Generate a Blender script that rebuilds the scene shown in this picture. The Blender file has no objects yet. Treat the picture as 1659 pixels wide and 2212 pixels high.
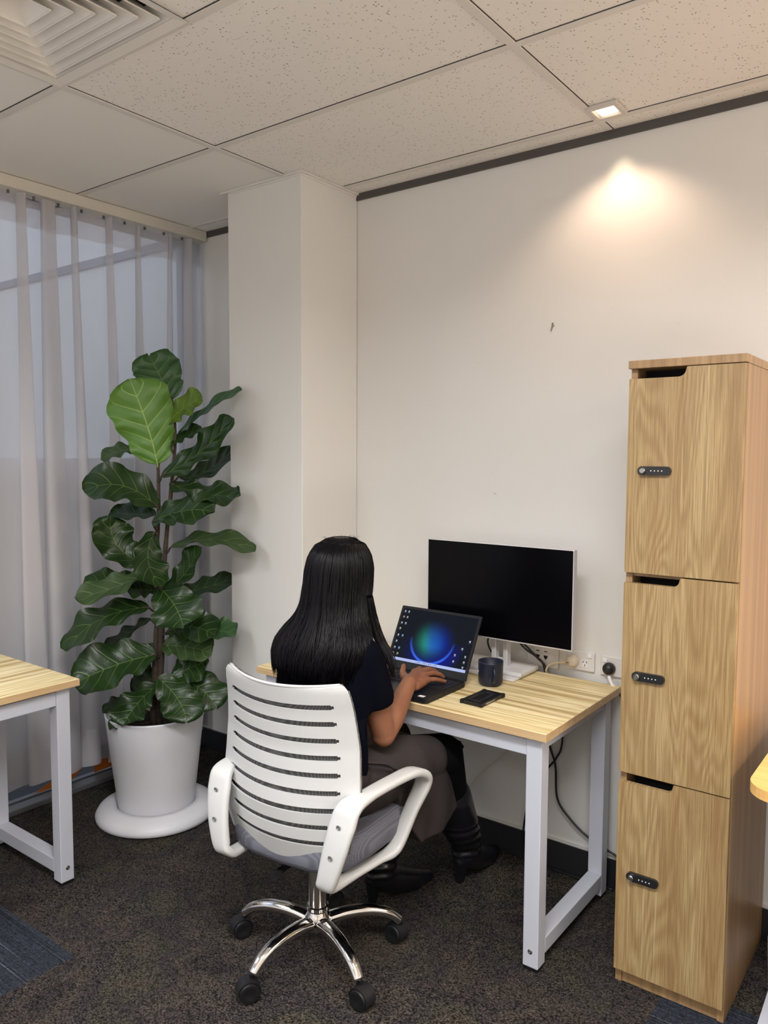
import bpy, bmesh, math, random
from mathutils import Vector, Matrix
random.seed(7)
S = bpy.context.scene
COL = S.collection
V = Vector
PI = math.pi

# ------------------------------------------------------------------ camera
CAMLOC = (2.158, -2.6627, 1.5479)
cam_d = bpy.data.cameras.new('camera')
cam = bpy.data.objects.new('camera', cam_d)
COL.objects.link(cam)
cr = V((0.79800873, 0.6026302, 0.00434918)); cu = V((-0.04809258, 0.05648754, 0.99724433)); cf = V((-0.60072387, 0.79601885, -0.07405959))
cam.matrix_world = Matrix(((cr.x, cu.x, -cf.x, CAMLOC[0]), (cr.y, cu.y, -cf.y, CAMLOC[1]), (cr.z, cu.z, -cf.z, CAMLOC[2]), (0, 0, 0, 1)))
cam_d.sensor_fit = 'HORIZONTAL'; cam_d.sensor_width = 36
cam_d.lens = 36 * 1694.35 / 1659
cam_d.clip_start = 0.05
S.camera = cam

# ------------------------------------------------------------------ world, lights, exposure
world = bpy.data.worlds.new('dusk_sky'); S.world = world; world.use_nodes = True
wb = world.node_tree.nodes['Background']; wb.inputs[0].default_value = (0.62, 0.70, 0.86, 1); wb.inputs[1].default_value = 1.0
S.view_settings.view_transform = 'Standard'; S.view_settings.look = 'None'; S.view_settings.gamma = 1
S.view_settings.use_curve_mapping = False
S.view_settings.exposure = 0.0
S.cycles.use_denoising = True
S.cycles.max_bounces = 8; S.cycles.diffuse_bounces = 5; S.cycles.transparent_max_bounces = 24
S.cycles.sample_clamp_indirect = 6

def area(name, loc, size, power, color, rot=(0, 0, 0), spread=180, size_y=None):
    d = bpy.data.lights.new(name, 'AREA'); d.energy = power; d.color = color
    d.shape = 'RECTANGLE'; d.size = size; d.size_y = size_y or size; d.spread = math.radians(spread)
    o = bpy.data.objects.new(name, d); COL.objects.link(o); o.location = loc; o.rotation_euler = rot
    return o
def spot(name, loc, tgt, power, color, angle, blend, radius=0.03):
    d = bpy.data.lights.new(name, 'SPOT'); d.energy = power; d.color = color
    d.spot_size = math.radians(angle); d.spot_blend = blend; d.shadow_soft_size = radius
    o = bpy.data.objects.new(name, d); COL.objects.link(o); o.location = loc
    o.rotation_euler = (V(tgt) - V(loc)).to_track_quat('-Z', 'Y').to_euler()
    return o
NEUT = (0.97, 0.98, 1.0)
area('ceiling_panel_light', (-0.45, -2.75, 2.60), 0.6, 24, NEUT, size_y=0.6, spread=140)
area('ceiling_panel_light', (0.0, -4.2, 2.60), 1.2, 40, NEUT, size_y=0.6, spread=160)
area('ceiling_panel_light', (2.4, -4.2, 2.60), 1.2, 24, NEUT, size_y=0.6, spread=160)
area('ceiling_panel_light', (1.8, -2.1, 2.60), 1.2, 62, NEUT, size_y=0.4, spread=162)
area('ceiling_panel_light', (4.05, -0.8, 2.56), 0.5, 54, (1.0, 0.90, 0.78), size_y=1.2, spread=168)
area('far_fill_light', (1.8, -5.0, 1.3), 4.0, 2, (1.0, 0.96, 0.93), rot=(math.radians(100), 0, 0), size_y=1.6, spread=180)  # added fill from the far end of the room; no window there
area('ceiling_fill_light', (2.8, -3.2, 0.9), 2.4, 52, (1.0, 0.89, 0.80), rot=(PI, 0, 0), size_y=1.4, spread=180)  # unseen fill added to brighten the ceiling from below; stands for no fitting
WARM = (1.0, 0.70, 0.50)
HZ = 2.6424
spot('downlight_beam', (1.163, -0.178, HZ - 0.012), (1.163, -0.13, 0), 11, WARM, 120, 0.6, 0.02)
spot('downlight_core', (1.163, -0.178, HZ - 0.012), (1.152, 0.0, 2.50), 2.6, (1.0, 0.80, 0.55), 30, 1.0, 0.02)
spot('downlight_beam_right', (2.35, -0.18, HZ - 0.02), (2.35, -0.16, 0), 6, WARM, 140, 0.6, 0.02)

# ------------------------------------------------------------------ materials
def mat(name, col=(0.8, 0.8, 0.8), rough=0.5, metal=0.0, spec=0.5, emis=None, estr=0.0, coat=0.0):
    m = bpy.data.materials.new(name); m.use_nodes = True
    b = m.node_tree.nodes['Principled BSDF']
    b.inputs['Base Color'].default_value = (*col, 1); b.inputs['Roughness'].default_value = rough
    b.inputs['Metallic'].default_value = metal; b.inputs['Specular IOR Level'].default_value = spec
    b.inputs['Coat Weight'].default_value = coat
    if emis:
        b.inputs['Emission Color'].default_value = (*emis, 1); b.inputs['Emission Strength'].default_value = estr
    return m
def srgb(r, g, b):
    f = lambda c: (c / 255 / 12.92) if c / 255 <= 0.04045 else ((c / 255 + 0.055) / 1.055) ** 2.4
    return (f(r), f(g), f(b))
class NT:
    def __init__(s, m): s.m = m; s.t = m.node_tree; s.b = s.t.nodes['Principled BSDF']
    def n(s, typ, **kw):
        nd = s.t.nodes.new(typ)
        for k, v in kw.items():
            if k.startswith('i_'):
                key = k[2:]; nd.inputs[int(key) if key.isdigit() else key.replace('_', ' ')].default_value = v
            else: setattr(nd, k, v)
        return nd
    def l(s, a, b): s.t.links.new(a, b)
    def coord(s, kind='Object', scale=(1, 1, 1), rot=(0, 0, 0), loc=(0, 0, 0)):
        tc = s.n('ShaderNodeTexCoord'); mp = s.n('ShaderNodeMapping')
        mp.inputs['Scale'].default_value = scale; mp.inputs['Rotation'].default_value = rot; mp.inputs['Location'].default_value = loc
        s.l(tc.outputs[kind], mp.inputs[0]); return mp.outputs[0]
    def noise(s, vec, scale=1, detail=2, rough=0.5, dist=0.0):
        nd = s.n('ShaderNodeTexNoise'); nd.inputs['Scale'].default_value = scale; nd.inputs['Detail'].default_value = detail
        nd.inputs['Roughness'].default_value = rough; nd.inputs['Distortion'].default_value = dist
        s.l(vec, nd.inputs['Vector']); return nd.outputs['Fac']
    def ramp(s, fac, stops, interp='LINEAR'):
        nd = s.n('ShaderNodeValToRGB'); cr_ = nd.color_ramp; cr_.interpolation = interp
        while len(cr_.elements) < len(stops): cr_.elements.new(0.5)
        for e, (p, c) in zip(cr_.elements, stops): e.position = p; e.color = (*c, 1) if len(c) == 3 else c
        s.l(fac, nd.inputs[0]); return nd.outputs['Color']
    def math(s, op, a, b=None, c=None, clamp=False):
        nd = s.n('ShaderNodeMath', operation=op); nd.use_clamp = clamp
        for i, x in enumerate((a, b, c)):
            if x is None: continue
            if isinstance(x, (int, float)): nd.inputs[i].default_value = x
            else: s.l(x, nd.inputs[i])
        return nd.outputs[0]
    def mix(s, fac, a, b, blend='MIX'):
        nd = s.n('ShaderNodeMix', data_type='RGBA', blend_type=blend)
        for k, x in ((0, fac), (6, a), (7, b)):
            if isinstance(x, (int, float)): nd.inputs[k].default_value = x
            elif isinstance(x, tuple): nd.inputs[k].default_value = (*x, 1) if len(x) == 3 else x
            else: s.l(x, nd.inputs[k])
        return nd.outputs[2]
    def bump(s, h, strength=0.3, dist=0.002):
        nd = s.n('ShaderNodeBump'); nd.inputs['Strength'].default_value = strength; nd.inputs['Distance'].default_value = dist
        s.l(h, nd.inputs['Height']); s.l(nd.outputs[0], s.b.inputs['Normal'])
    def base(s, c): s.l(c, s.b.inputs['Base Color'])
    def sep(s, vec):
        nd = s.n('ShaderNodeSeparateXYZ'); s.l(vec, nd.inputs[0]); return nd.outputs

# painted wall
m_wall = mat('wall_paint', (0.74, 0.73, 0.70), 0.6); t = NT(m_wall); c = t.coord()
t.base(t.mix(t.noise(c, 2.5, 3), (0.72, 0.71, 0.68), (0.76, 0.75, 0.725))); t.bump(t.noise(c, 260, 3), 0.08, 0.0006)
m_wallr = mat('wall_paint_opposite', (0.68, 0.66, 0.63), 0.7)
# speckled mineral ceiling tiles (smooth ones near the window)
m_ceil = mat('ceiling_tile', (0.82, 0.80, 0.76), 0.85); t = NT(m_ceil); c = t.coord()
vo = t.n('ShaderNodeTexVoronoi'); vo.inputs['Scale'].default_value = 95; t.l(c, vo.inputs['Vector'])
vo.inputs['Randomness'].default_value = 1.0
sz = t.math('MULTIPLY', t.noise(c, 60, 1), 0.40)
spk = t.math('LESS_THAN', vo.outputs['Distance'], sz)
vc = t.n('ShaderNodeSeparateColor'); t.l(vo.outputs['Color'], vc.inputs[0])
spk = t.math('MULTIPLY', spk, t.math('GREATER_THAN', vc.outputs[0], 0.45))
sx = t.sep(c)
m1 = t.math('GREATER_THAN', sx[0], -0.0906)             # right of the first tee
m2 = t.math('GREATER_THAN', t.math('ADD', sx[1], t.math('MULTIPLY', sx[0], 0.0)), -0.703)
m3 = t.math('GREATER_THAN', sx[0], 0.15)
spk = t.math('MULTIPLY', spk, t.math('MULTIPLY', m1, 1.0))
t.base(t.mix(t.math('MULTIPLY', spk, 0.75), t.mix(t.noise(c, 1.5, 2), (0.80, 0.775, 0.74), (0.84, 0.815, 0.78)), (0.24, 0.19, 0.16)))
t.bump(t.math('SUBTRACT', 1.0, spk), 0.35, 0.002)
m_tee = mat('ceiling_tee', (0.70, 0.67, 0.63), 0.55)
m_white_trim = mat('white_trim', (0.74, 0.72, 0.68), 0.5)
m_dark_trim = mat('charcoal_trim', (0.075, 0.068, 0.066), 0.5)
m_skirt = mat('black_skirting', (0.018, 0.019, 0.022), 0.45)
# carpet
m_carpet = mat('carpet', (0.07, 0.06, 0.055), 0.95, spec=0.1); t = NT(m_carpet); c = t.coord()
big = t.noise(c, 3.2, 3, 0.55, 0.3); big2 = t.noise(t.coord(loc=(3, 9, 0)), 4.5, 2, 0.5, 0.4)
base = t.ramp(big, [(0.34, (0.026, 0.024, 0.029)), (0.44, (0.058, 0.051, 0.046)), (0.52, (0.034, 0.032, 0.038)), (0.60, (0.050, 0.050, 0.040)), (0.68, (0.070, 0.058, 0.048))])
base = t.mix(t.math('MULTIPLY', big2, 0.55), base, (0.054, 0.043, 0.034))
c2 = t.coord(scale=(1, 1.25, 1), rot=(0, 0, 0.25))
vo = t.n('ShaderNodeTexVoronoi', feature='SMOOTH_F1'); vo.inputs['Scale'].default_value = 165; vo.inputs['Smoothness'].default_value = 0.3; t.l(c2, vo.inputs['Vector'])
vo2 = t.n('ShaderNodeTexVoronoi'); vo2.inputs['Scale'].default_value = 220; t.l(c, vo2.inputs['Vector'])
vb = t.n('ShaderNodeSeparateColor'); t.l(vo2.outputs['Color'], vb.inputs[0])
patch = t.ramp(t.noise(t.coord(loc=(7, 2, 1)), 2.6, 1, 0.5), [(0.44, (0, 0, 0)), (0.56, (1, 1, 1))])
loopv = t.mix(patch, vo2.outputs['Distance'], vo.outputs['Distance'])
lp = t.ramp(loopv, [(0.05, (2.1, 2.0, 1.9)), (0.45, (0.95, 0.95, 0.95)), (0.8, (0.25, 0.25, 0.25))])
base = t.mix(1.0, base, lp, 'MULTIPLY')
base = t.mix(1.0, base, t.ramp(vb.outputs[0], [(0.0, (0.5, 0.5, 0.5)), (1.0, (1.5, 1.45, 1.4))]), 'MULTIPLY')
# two blue striped tiles of the half metre grid
sx = t.sep(c)
def inbox(x0, x1, y0, y1):
    a = t.math('MULTIPLY', t.math('GREATER_THAN', sx[0], x0), t.math('LESS_THAN', sx[0], x1))
    b = t.math('MULTIPLY', t.math('GREATER_THAN', sx[1], y0), t.math('LESS_THAN', sx[1], y1))
    return t.math('MULTIPLY', a, b)
blue_m = t.math('ADD', inbox(-0.491, 0.009, -1.891, -1.391), inbox(1.509, 2.009, -0.891, -0.391), clamp=True)
st = t.noise(t.coord(scale=(0.6, 160, 1)), 1, 2, 0.6)
rib = t.math('SINE', t.math('MULTIPLY', sx[1], 900))
blue = t.ramp(st, [(0.40, (0.018, 0.021, 0.030)), (0.55, (0.030, 0.035, 0.047)), (0.64, (0.042, 0.048, 0.060)), (0.68, (0.18, 0.19, 0.21))])
blue = t.mix(1.0, blue, t.ramp(vb.outputs[1], [(0, (0.55, 0.55, 0.55)), (1, (1.45, 1.45, 1.45))]), 'MULTIPLY')
t.base(t.mix(blue_m, base, blue))
t.bump(t.math('SUBTRACT', 1.0, loopv), 0.8, 0.003)
# desk laminate: cream wood with long straight bands
def wood_desk(name, cols, sc=(0.7, 15, 15)):
    m = mat(name, (0.7, 0.6, 0.4), 0.42); t = NT(m)
    n1 = t.noise(t.coord(scale=sc), 1, 3, 0.6, 0.25); n2 = t.noise(t.coord(scale=(2.5, 140, 140)), 1, 3, 0.6)
    cc = t.ramp(n1, cols)
    t.base(t.mix(0.35, cc, t.ramp(n2, [(0.3, (0.42, 0.32, 0.20)), (0.6, (0.80, 0.70, 0.50))]), 'SOFT_LIGHT')); return m
DC = [(0.36, srgb(176, 152, 108)), (0.43, srgb(218, 200, 154)), (0.49, srgb(240, 226, 186)), (0.53, srgb(202, 182, 134)), (0.58, srgb(236, 220, 176)), (0.66, srgb(188, 164, 118))]
m_desk = wood_desk('desk_laminate', DC)
m_deskedge = wood_desk('desk_edge', [(0.3, srgb(182, 152, 116)), (0.6, srgb(206, 178, 140))], (1.5, 60, 60))
m_beech = wood_desk('table_laminate', [(0.3, srgb(222, 170, 104)), (0.6, srgb(240, 192, 124))])
# locker: front oak with cathedral grain, sides plain
def oak(name, seed, tint=1.0):
    m = mat(name, (0.5, 0.4, 0.25), 0.45); t = NT(m)
    cA = t.coord(scale=(7.0, 1, 0.75), loc=(seed, 0, seed * 1.7))
    fld = t.noise(cA, 1.0, 2.0, 0.45, 0.35)
    ln = t.math('SINE', t.math('MULTIPLY', fld, 150))
    ln = t.math('ADD', t.math('MULTIPLY', ln, 0.5), 0.5)
    fine = t.noise(t.coord(scale=(330, 1, 6.5), loc=(seed, 0, 0)), 1, 4, 0.65, 0.2)
    fine2 = t.noise(t.coord(scale=(120, 1, 1.5), loc=(seed, 0, 0)), 1, 3, 0.6, 0.1)
    band = t.noise(t.coord(scale=(9, 1, 0.06), loc=(seed * 3, 0, 0)), 1, 1, 0.5)
    a = t.ramp(band, [(0.32, tuple(x * tint for x in srgb(173, 141, 97))), (0.48, tuple(x * tint for x in srgb(188, 160, 112))), (0.62, tuple(x * tint for x in srgb(198, 172, 124)))])
    k = t.mix(t.math('MULTIPLY', ln, 0.5), a, tuple(x * tint for x in srgb(148, 116, 72)))
    k = t.mix(t.ramp(fine, [(0.45, (0.0, 0, 0)), (0.66, (0.75, 0.75, 0.75))]), k, tuple(x * tint for x in srgb(138, 106, 66)))
    k = t.mix(t.ramp(fine2, [(0.58, (0, 0, 0)), (0.75, (0.6, 0.6, 0.6))]), k, tuple(x * tint for x in srgb(222, 202, 158)))
    t.base(k); t.bump(fine, 0.12, 0.0006); return m
m_oak = [oak('locker_door_oak', s, 0.80) for s in (1.3, 4.1, 8.6)]
m_side = mat('locker_side_laminate', (0.5, 0.36, 0.23), 0.38); t = NT(m_side)
n1 = t.noise(t.coord(scale=(60, 28, 0.5)), 1, 3, 0.6, 0.2)
t.base(t.ramp(n1, [(0.3, srgb(136, 108, 76)), (0.5, srgb(155, 124, 88)), (0.7, srgb(172, 142, 102))]))
m_hole = mat('dark_recess', (0.006, 0.006, 0.006), 0.8)
m_metal_white = mat('white_powder_coat', (0.56, 0.58, 0.65), 0.4)
m_plastic_white = mat('white_plastic', (0.57, 0.57, 0.56), 0.38)
m_plate = mat('switch_plate_plastic', (0.72, 0.70, 0.68), 0.35)
m_ivory = mat('ivory_plastic', (0.74, 0.66, 0.54), 0.4)
m_black = mat('black_plastic', (0.012, 0.012, 0.014), 0.38)
m_rubber = mat('black_rubber', (0.007, 0.007, 0.008), 0.5, spec=0.35)
m_chrome = mat('chrome', (0.78, 0.76, 0.74), 0.08, 1.0)
m_steel = mat('brushed_steel', (0.45, 0.44, 0.43), 0.3, 1.0)
m_silver = mat('silver_plastic', (0.66, 0.65, 0.66), 0.32, 0.2)
m_alu = mat('grey_aluminium', (0.16, 0.165, 0.175), 0.45, 0.4)
m_pot = mat('white_glazed_pot', (0.74, 0.74, 0.78), 0.42)
m_soil = mat('potting_soil', (0.03, 0.022, 0.016), 0.95); t = NT(m_soil); t.bump(t.noise(t.coord(), 120, 4), 1.0, 0.01)
m_bark = mat('bark', (0.045, 0.032, 0.022), 0.8); t = NT(m_bark); t.base(t.mix(t.noise(t.coord(scale=(40, 40, 90)), 1, 3), (0.02, 0.014, 0.010), (0.085, 0.06, 0.04))); t.bump(t.noise(t.coord(scale=(60, 60, 140)), 1, 3), 0.5, 0.003)
# seat fabric: fine mesh weave
def weave(name, a, b, sc=420, alpha=False):
    m = mat(name, a, 0.75, spec=0.3); t = NT(m); c = t.coord()
    vo = t.n('ShaderNodeTexVoronoi'); vo.inputs['Scale'].default_value = sc; vo.inputs['Randomness'].default_value = 0.15; t.l(c, vo.inputs['Vector'])
    t.base(t.ramp(vo.outputs['Distance'], [(0.30, a), (0.55, b)])); t.bump(vo.outputs['Distance'], 0.4, 0.001); return m
m_seat = weave('grey_mesh_fabric', (0.070, 0.072, 0.090), (0.17, 0.175, 0.21), 330)
m_meshback = weave('dark_mesh_fabric', (0.02, 0.02, 0.022), (0.17, 0.17, 0.17), 330)
m_navy = mat('navy_mug_glaze', (0.008, 0.012, 0.032), 0.42)
m_screen_off = mat('monitor_glass_off', (0.0015, 0.0015, 0.0025), 0.25, spec=0.12)
m_laptop = mat('laptop_shell', (0.012, 0.012, 0.013), 0.45, spec=0.25)
m_phone = mat('phone_case', (0.008, 0.008, 0.010), 0.3)
# leaves
def leafmat(name, dark, light, vein, rough=0.38, back=None):
    m = mat(name, dark, rough, spec=0.5); t = NT(m)
    uv = t.n('ShaderNodeUVMap'); s_ = t.sep(uv.outputs[0])
    u = t.math('ABSOLUTE', s_[0]); v = s_[1]
    mid = t.math('LESS_THAN', u, t.math('MULTIPLY_ADD', v, -0.018, 0.028))
    q = t.math('MULTIPLY', t.math('SUBTRACT', v, t.math('MULTIPLY', u, 0.26)), 5.6)
    fr = t.math('ABSOLUTE', t.math('SUBTRACT', t.math('FRACT', q), 0.5))
    wv = t.math('MULTIPLY_ADD', u, -0.036, 0.045)
    side = t.math('LESS_THAN', fr, wv)
    ve = t.math('MAXIMUM', mid, side)
    n = t.noise(t.coord(), 14, 3)
    col = t.mix(n, dark, light)
    col = t.mix(t.math('MULTIPLY', ve, 0.72), col, vein)
    t.base(col)
    h = t.math('SUBTRACT', t.math('MULTIPLY', t.math('POWER', fr, 0.5), 1.0), 0.0)
    t.bump(h, 0.5, 0.006)
    tr = t.n('ShaderNodeBsdfTranslucent'); t.l(col, tr.inputs[0])
    mx = t.n('ShaderNodeMixShader'); mx.inputs[0].default_value = 0.18
    out = t.t.nodes['Material Output']; t.l(t.b.outputs[0], mx.inputs[1]); t.l(tr.outputs[0], mx.inputs[2]); t.l(mx.outputs[0], out.inputs[0])
    return m
LM = {'d': leafmat('leaf_dark_green', (0.009, 0.026, 0.006), (0.021, 0.053, 0.011), (0.10, 0.18, 0.04), 0.33),
      'm': leafmat('leaf_mid_green', (0.030, 0.085, 0.028), (0.052, 0.125, 0.040), (0.14, 0.25, 0.09), 0.4),
      'l': leafmat('leaf_young_backlit_green', (0.085, 0.20, 0.030), (0.125, 0.27, 0.045), (0.36, 0.52, 0.12), 0.42),  # pale young leaf, with backlight through the blade put into its colour
      'y': leafmat('leaf_yellow_green', (0.075, 0.14, 0.012), (0.12, 0.20, 0.022), (0.26, 0.36, 0.07), 0.42),
      'o': leafmat('leaf_olive_underside', (0.028, 0.060, 0.016), (0.050, 0.090, 0.024), (0.15, 0.22, 0.08), 0.5)}
# sheer curtain
m_sheer = bpy.data.materials.new('sheer_curtain'); m_sheer.use_nodes = True
nt = m_sheer.node_tree; nt.nodes.remove(nt.nodes['Principled BSDF'])
d_ = nt.nodes.new('ShaderNodeBsdfDiffuse'); d_.inputs[0].default_value = (0.74, 0.72, 0.74, 1)
tl = nt.nodes.new('ShaderNodeBsdfTranslucent'); tl.inputs[0].default_value = (0.72, 0.72, 0.75, 1)
tp = nt.nodes.new('ShaderNodeBsdfTransparent')
ma = nt.nodes.new('ShaderNodeMixShader'); ma.inputs[0].default_value = 0.35
mb = nt.nodes.new('ShaderNodeMixShader'); mb.inputs[0].default_value = 0.54
nt.links.new(d_.outputs[0], ma.inputs[1]); nt.links.new(tl.outputs[0], ma.inputs[2])
nt.links.new(tp.outputs[0], mb.inputs[1]); nt.links.new(ma.outputs[0], mb.inputs[2])
nt.links.new(mb.outputs[0], nt.nodes['Material Output'].inputs[0])
m_glass = mat('window_glass', (0.9, 0.95, 1.0), 0.02); m_glass.node_tree.nodes['Principled BSDF'].inputs['Transmission Weight'].default_value = 1.0
m_glass.node_tree.nodes['Principled BSDF'].inputs['IOR'].default_value = 1.02
m_film = mat('grey_frosted_film', (0.82, 0.82, 0.83), 0.6); t = NT(m_film)
tr_ = t.n('ShaderNodeBsdfTranslucent'); tr_.inputs[0].default_value = (0.85, 0.85, 0.85, 1); mx_ = t.n('ShaderNodeMixShader'); mx_.inputs[0].default_value = 0.5
t.l(t.b.outputs[0], mx_.inputs[1]); t.l(tr_.outputs[0], mx_.inputs[2]); t.l(mx_.outputs[0], t.t.nodes['Material Output'].inputs[0])
m_orange = mat('orange_film', (0.62, 0.16, 0.02), 0.5)
m_outer = mat('light_render_wall', (0.62, 0.66, 0.74), 0.8)
# skin, hair, clothes
m_skin = mat('skin', srgb(138, 92, 66), 0.5); t = NT(m_skin)
t.base(t.mix(t.noise(t.coord(), 18, 3), srgb(128, 82, 58), srgb(146, 98, 72)))
m_skin.node_tree.nodes['Principled BSDF'].inputs['Subsurface Weight'].default_value = 0.08
m_skin.node_tree.nodes['Principled BSDF'].inputs['Subsurface Scale'].default_value = 0.01
m_nail = mat('nail', srgb(165, 112, 100), 0.25)
m_hair = mat('black_hair', (0.0025, 0.002, 0.003), 0.34, spec=0.15)
m_shirt = mat('navy_black_jersey', (0.0022, 0.0026, 0.0060), 0.9, spec=0.05)
m_skirt_c = mat('taupe_skirt_cloth', (0.062, 0.050, 0.048), 0.85, spec=0.2); t = NT(m_skirt_c)
t.base(t.mix(t.noise(t.coord(scale=(1, 1, 1)), 500, 2), (0.024, 0.019, 0.019), (0.042, 0.034, 0.032)))
m_tights = mat('black_tights', (0.003, 0.003, 0.004), 0.8, spec=0.1)
m_boot = mat('black_leather', (0.007, 0.007, 0.010), 0.3)
m_lens = mat('lit_lamp_lens', (1, 0.9, 0.75), 0.4, emis=(1.0, 0.86, 0.66), estr=2.2)
m_mark = mat('plaster_mark', (0.30, 0.22, 0.17), 0.9)
m_paper = mat('white_sticker', (0.8, 0.8, 0.8), 0.5)

# ------------------------------------------------------------------ mesh helpers
def origin_of(o):
    while o.parent: o = o.parent
    return o
def link_mesh(name, bm, m, parent=None, loc=None, smooth=False, local=False, auto=None):
    """local: geometry is already in the thing's own frame."""
    me = bpy.data.meshes.new(name)
    if not local:
        base = V(origin_of(parent)['base0']) if parent else V(loc or (0, 0, 0))
        bmesh.ops.translate(bm, verts=bm.verts, vec=-base)
    bmesh.ops.recalc_face_normals(bm, faces=bm.faces)
    bm.to_mesh(me); bm.free()
    if smooth:
        for p in me.polygons: p.use_smooth = True
    if auto is not None:
        me.shade_smooth() if hasattr(me, 'shade_smooth') else None
        me.set_sharp_from_angle(angle=math.radians(auto))
    for mm in (m if isinstance(m, (list, tuple)) else [m]): me.materials.append(mm)
    o = bpy.data.objects.new(name, me); COL.objects.link(o)
    if parent: o.parent = parent
    else:
        o.location = loc or (0, 0, 0); o['base0'] = list(loc or (0, 0, 0))
    return o
def tag(o, label=None, cat=None, group=None, kind=None):
    if label: o['label'] = label
    if cat: o['category'] = cat
    if group: o['group'] = group
    if kind: o['kind'] = kind
    return o
def thing(name, loc, label, cat, rotz=0, group=None):
    o = bpy.data.objects.new(name, None); COL.objects.link(o); o.location = loc; o.rotation_euler = (0, 0, rotz)
    o.empty_display_size = 0.05; o['base0'] = list(loc)
    return tag(o, label, cat, group)
def struct(name, bm, m, **kw):
    o = link_mesh(name, bm, m, **kw); o['kind'] = 'structure'; return o
def box(bm, lo, hi, bev=0.0, seg=2, mi=0):
    lo = V(lo); hi = V(hi); c = (lo + hi) / 2; s = hi - lo
    r = bmesh.ops.create_cube(bm, size=1.0, matrix=Matrix.Translation(c) @ Matrix.Diagonal((s.x, s.y, s.z, 1)))
    vs = r['verts']; fs = list({f for v in vs for f in v.link_faces})
    for f in fs: f.material_index = mi
    if bev > 0:
        es = list({e for v in vs for e in v.link_edges})
        bmesh.ops.bevel(bm, geom=es, offset=bev, segments=seg, profile=0.5, affect='EDGES')
    return bm
def B(*a, **k):
    bm = bmesh.new(); box(bm, *a, **k); return bm
def frame_at(d, up=V((0, 0, 1))):
    d = d.normalized()
    if abs(d.dot(up)) > 0.98: up = V((0, 1, 0))
    x = d.cross(up).normalized(); y = x.cross(d).normalized(); return x, y
def catmull(pts, n=6, closed=False):
    P = [V(p) for p in pts]; out = []; L = len(P)
    rng = range(L if closed else L - 1)
    for i in rng:
        if closed: p0, p1, p2, p3 = P[i - 1], P[i], P[(i + 1) % L], P[(i + 2) % L]
        else: p0, p1, p2, p3 = P[max(i - 1, 0)], P[i], P[i + 1], P[min(i + 2, L - 1)]
        for k in range(n):
            t_ = k / n
            out.append(0.5 * ((2 * p1) + (p2 - p0) * t_ + (2 * p0 - 5 * p1 + 4 * p2 - p3) * t_ * t_ + (3 * p1 - p0 - 3 * p2 + p3) * t_ ** 3))
    if not closed: out.append(P[-1].copy())
    return out
def tube(bm, pts, rad, seg=10, caps=True, flat=1.0, up=V((0, 0, 1))):
    n = len(pts); rings = []
    rr = rad if isinstance(rad, (list, tuple)) else [rad] * n
    px = None
    for i, p in enumerate(pts):
        p = V(p); d = (V(pts[min(i + 1, n - 1)]) - V(pts[max(i - 1, 0)]))
        if d.length < 1e-9: d = V((0, 0, 1))
        d.normalize()
        if px is None: x, y = frame_at(d, up)
        else:
            x = (px - d * px.dot(d)).normalized(); y = d.cross(x)
        px = x
        rings.append([bm.verts.new(p + x * math.cos(2 * PI * k / seg) * rr[i] + y * math.sin(2 * PI * k / seg) * rr[i] * flat) for k in range(seg)])
    for a, b in zip(rings, rings[1:]):
        for k in range(seg): bm.faces.new((a[k], a[(k + 1) % seg], b[(k + 1) % seg], b[k]))
    if caps: bm.faces.new(rings[0]); bm.faces.new(rings[-1])
    return bm
def lathe(bm, prof, center=(0, 0, 0), seg=48, cap=True, axis=None):
    c = V(center); rings = []
    q = axis.to_track_quat('Z', 'Y').to_matrix() if axis else Matrix.Identity(3)
    for r, z in prof:
        if r < 1e-6: rings.append([bm.verts.new(c + q @ V((0, 0, z)))])
        else: rings.append([bm.verts.new(c + q @ V((r * math.cos(2 * PI * k / seg), r * math.sin(2 * PI * k / seg), z))) for k in range(seg)])
    for a, b in zip(rings, rings[1:]):
        for k in range(seg):
            k2 = (k + 1) % seg
            if len(a) == 1 and len(b) == 1: break
            if len(a) == 1: bm.faces.new((a[0], b[k2], b[k]))
            elif len(b) == 1: bm.faces.new((a[k], a[k2], b[0]))
            else: bm.faces.new((a[k], a[k2], b[k2], b[k]))
    if cap:
        for rg in (rings[0], rings[-1]):
            if len(rg) > 2: bm.faces.new(rg)
    return bm
def prism(bm, pts2, plane, a0, a1, mi=0):
    """extrude a 2D outline; plane 'xz' -> extrude along y, etc."""
    def mk(p, a):
        return {'xz': V((p[0], a, p[1])), 'xy': V((p[0], p[1], a)), 'yz': V((a, p[0], p[1]))}[plane]
    A = [bm.verts.new(mk(p, a0)) for p in pts2]; Bv = [bm.verts.new(mk(p, a1)) for p in pts2]
    n = len(pts2); fs = [bm.faces.new(A), bm.faces.new(list(reversed(Bv)))]
    for i in range(n): fs.append(bm.faces.new((A[i], Bv[i], Bv[(i + 1) % n], A[(i + 1) % n])))
    for f in fs: f.material_index = mi
    return bm
def rrect(w, h, r, n=6, cx=0, cy=0):
    out = []
    for sx_, sy_, a0 in ((1, 1, 0), (-1, 1, 90), (-1, -1, 180), (1, -1, 270)):
        for k in range(n + 1):
            a = math.radians(a0 + 90 * k / n)
            out.append((cx + sx_ * (w / 2 - r) + r * math.cos(a), cy + sy_ * (h / 2 - r) + r * math.sin(a)))
    return out
def blob(bm, c, r, rot=None):
    m_ = Matrix.Translation(V(c)) @ (rot.to_4x4() if rot else Matrix.Identity(4)) @ Matrix.Diagonal((*r, 1))
    bmesh.ops.create_uvsphere(bm, u_segments=24, v_segments=16, radius=1.0, matrix=m_)
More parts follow.
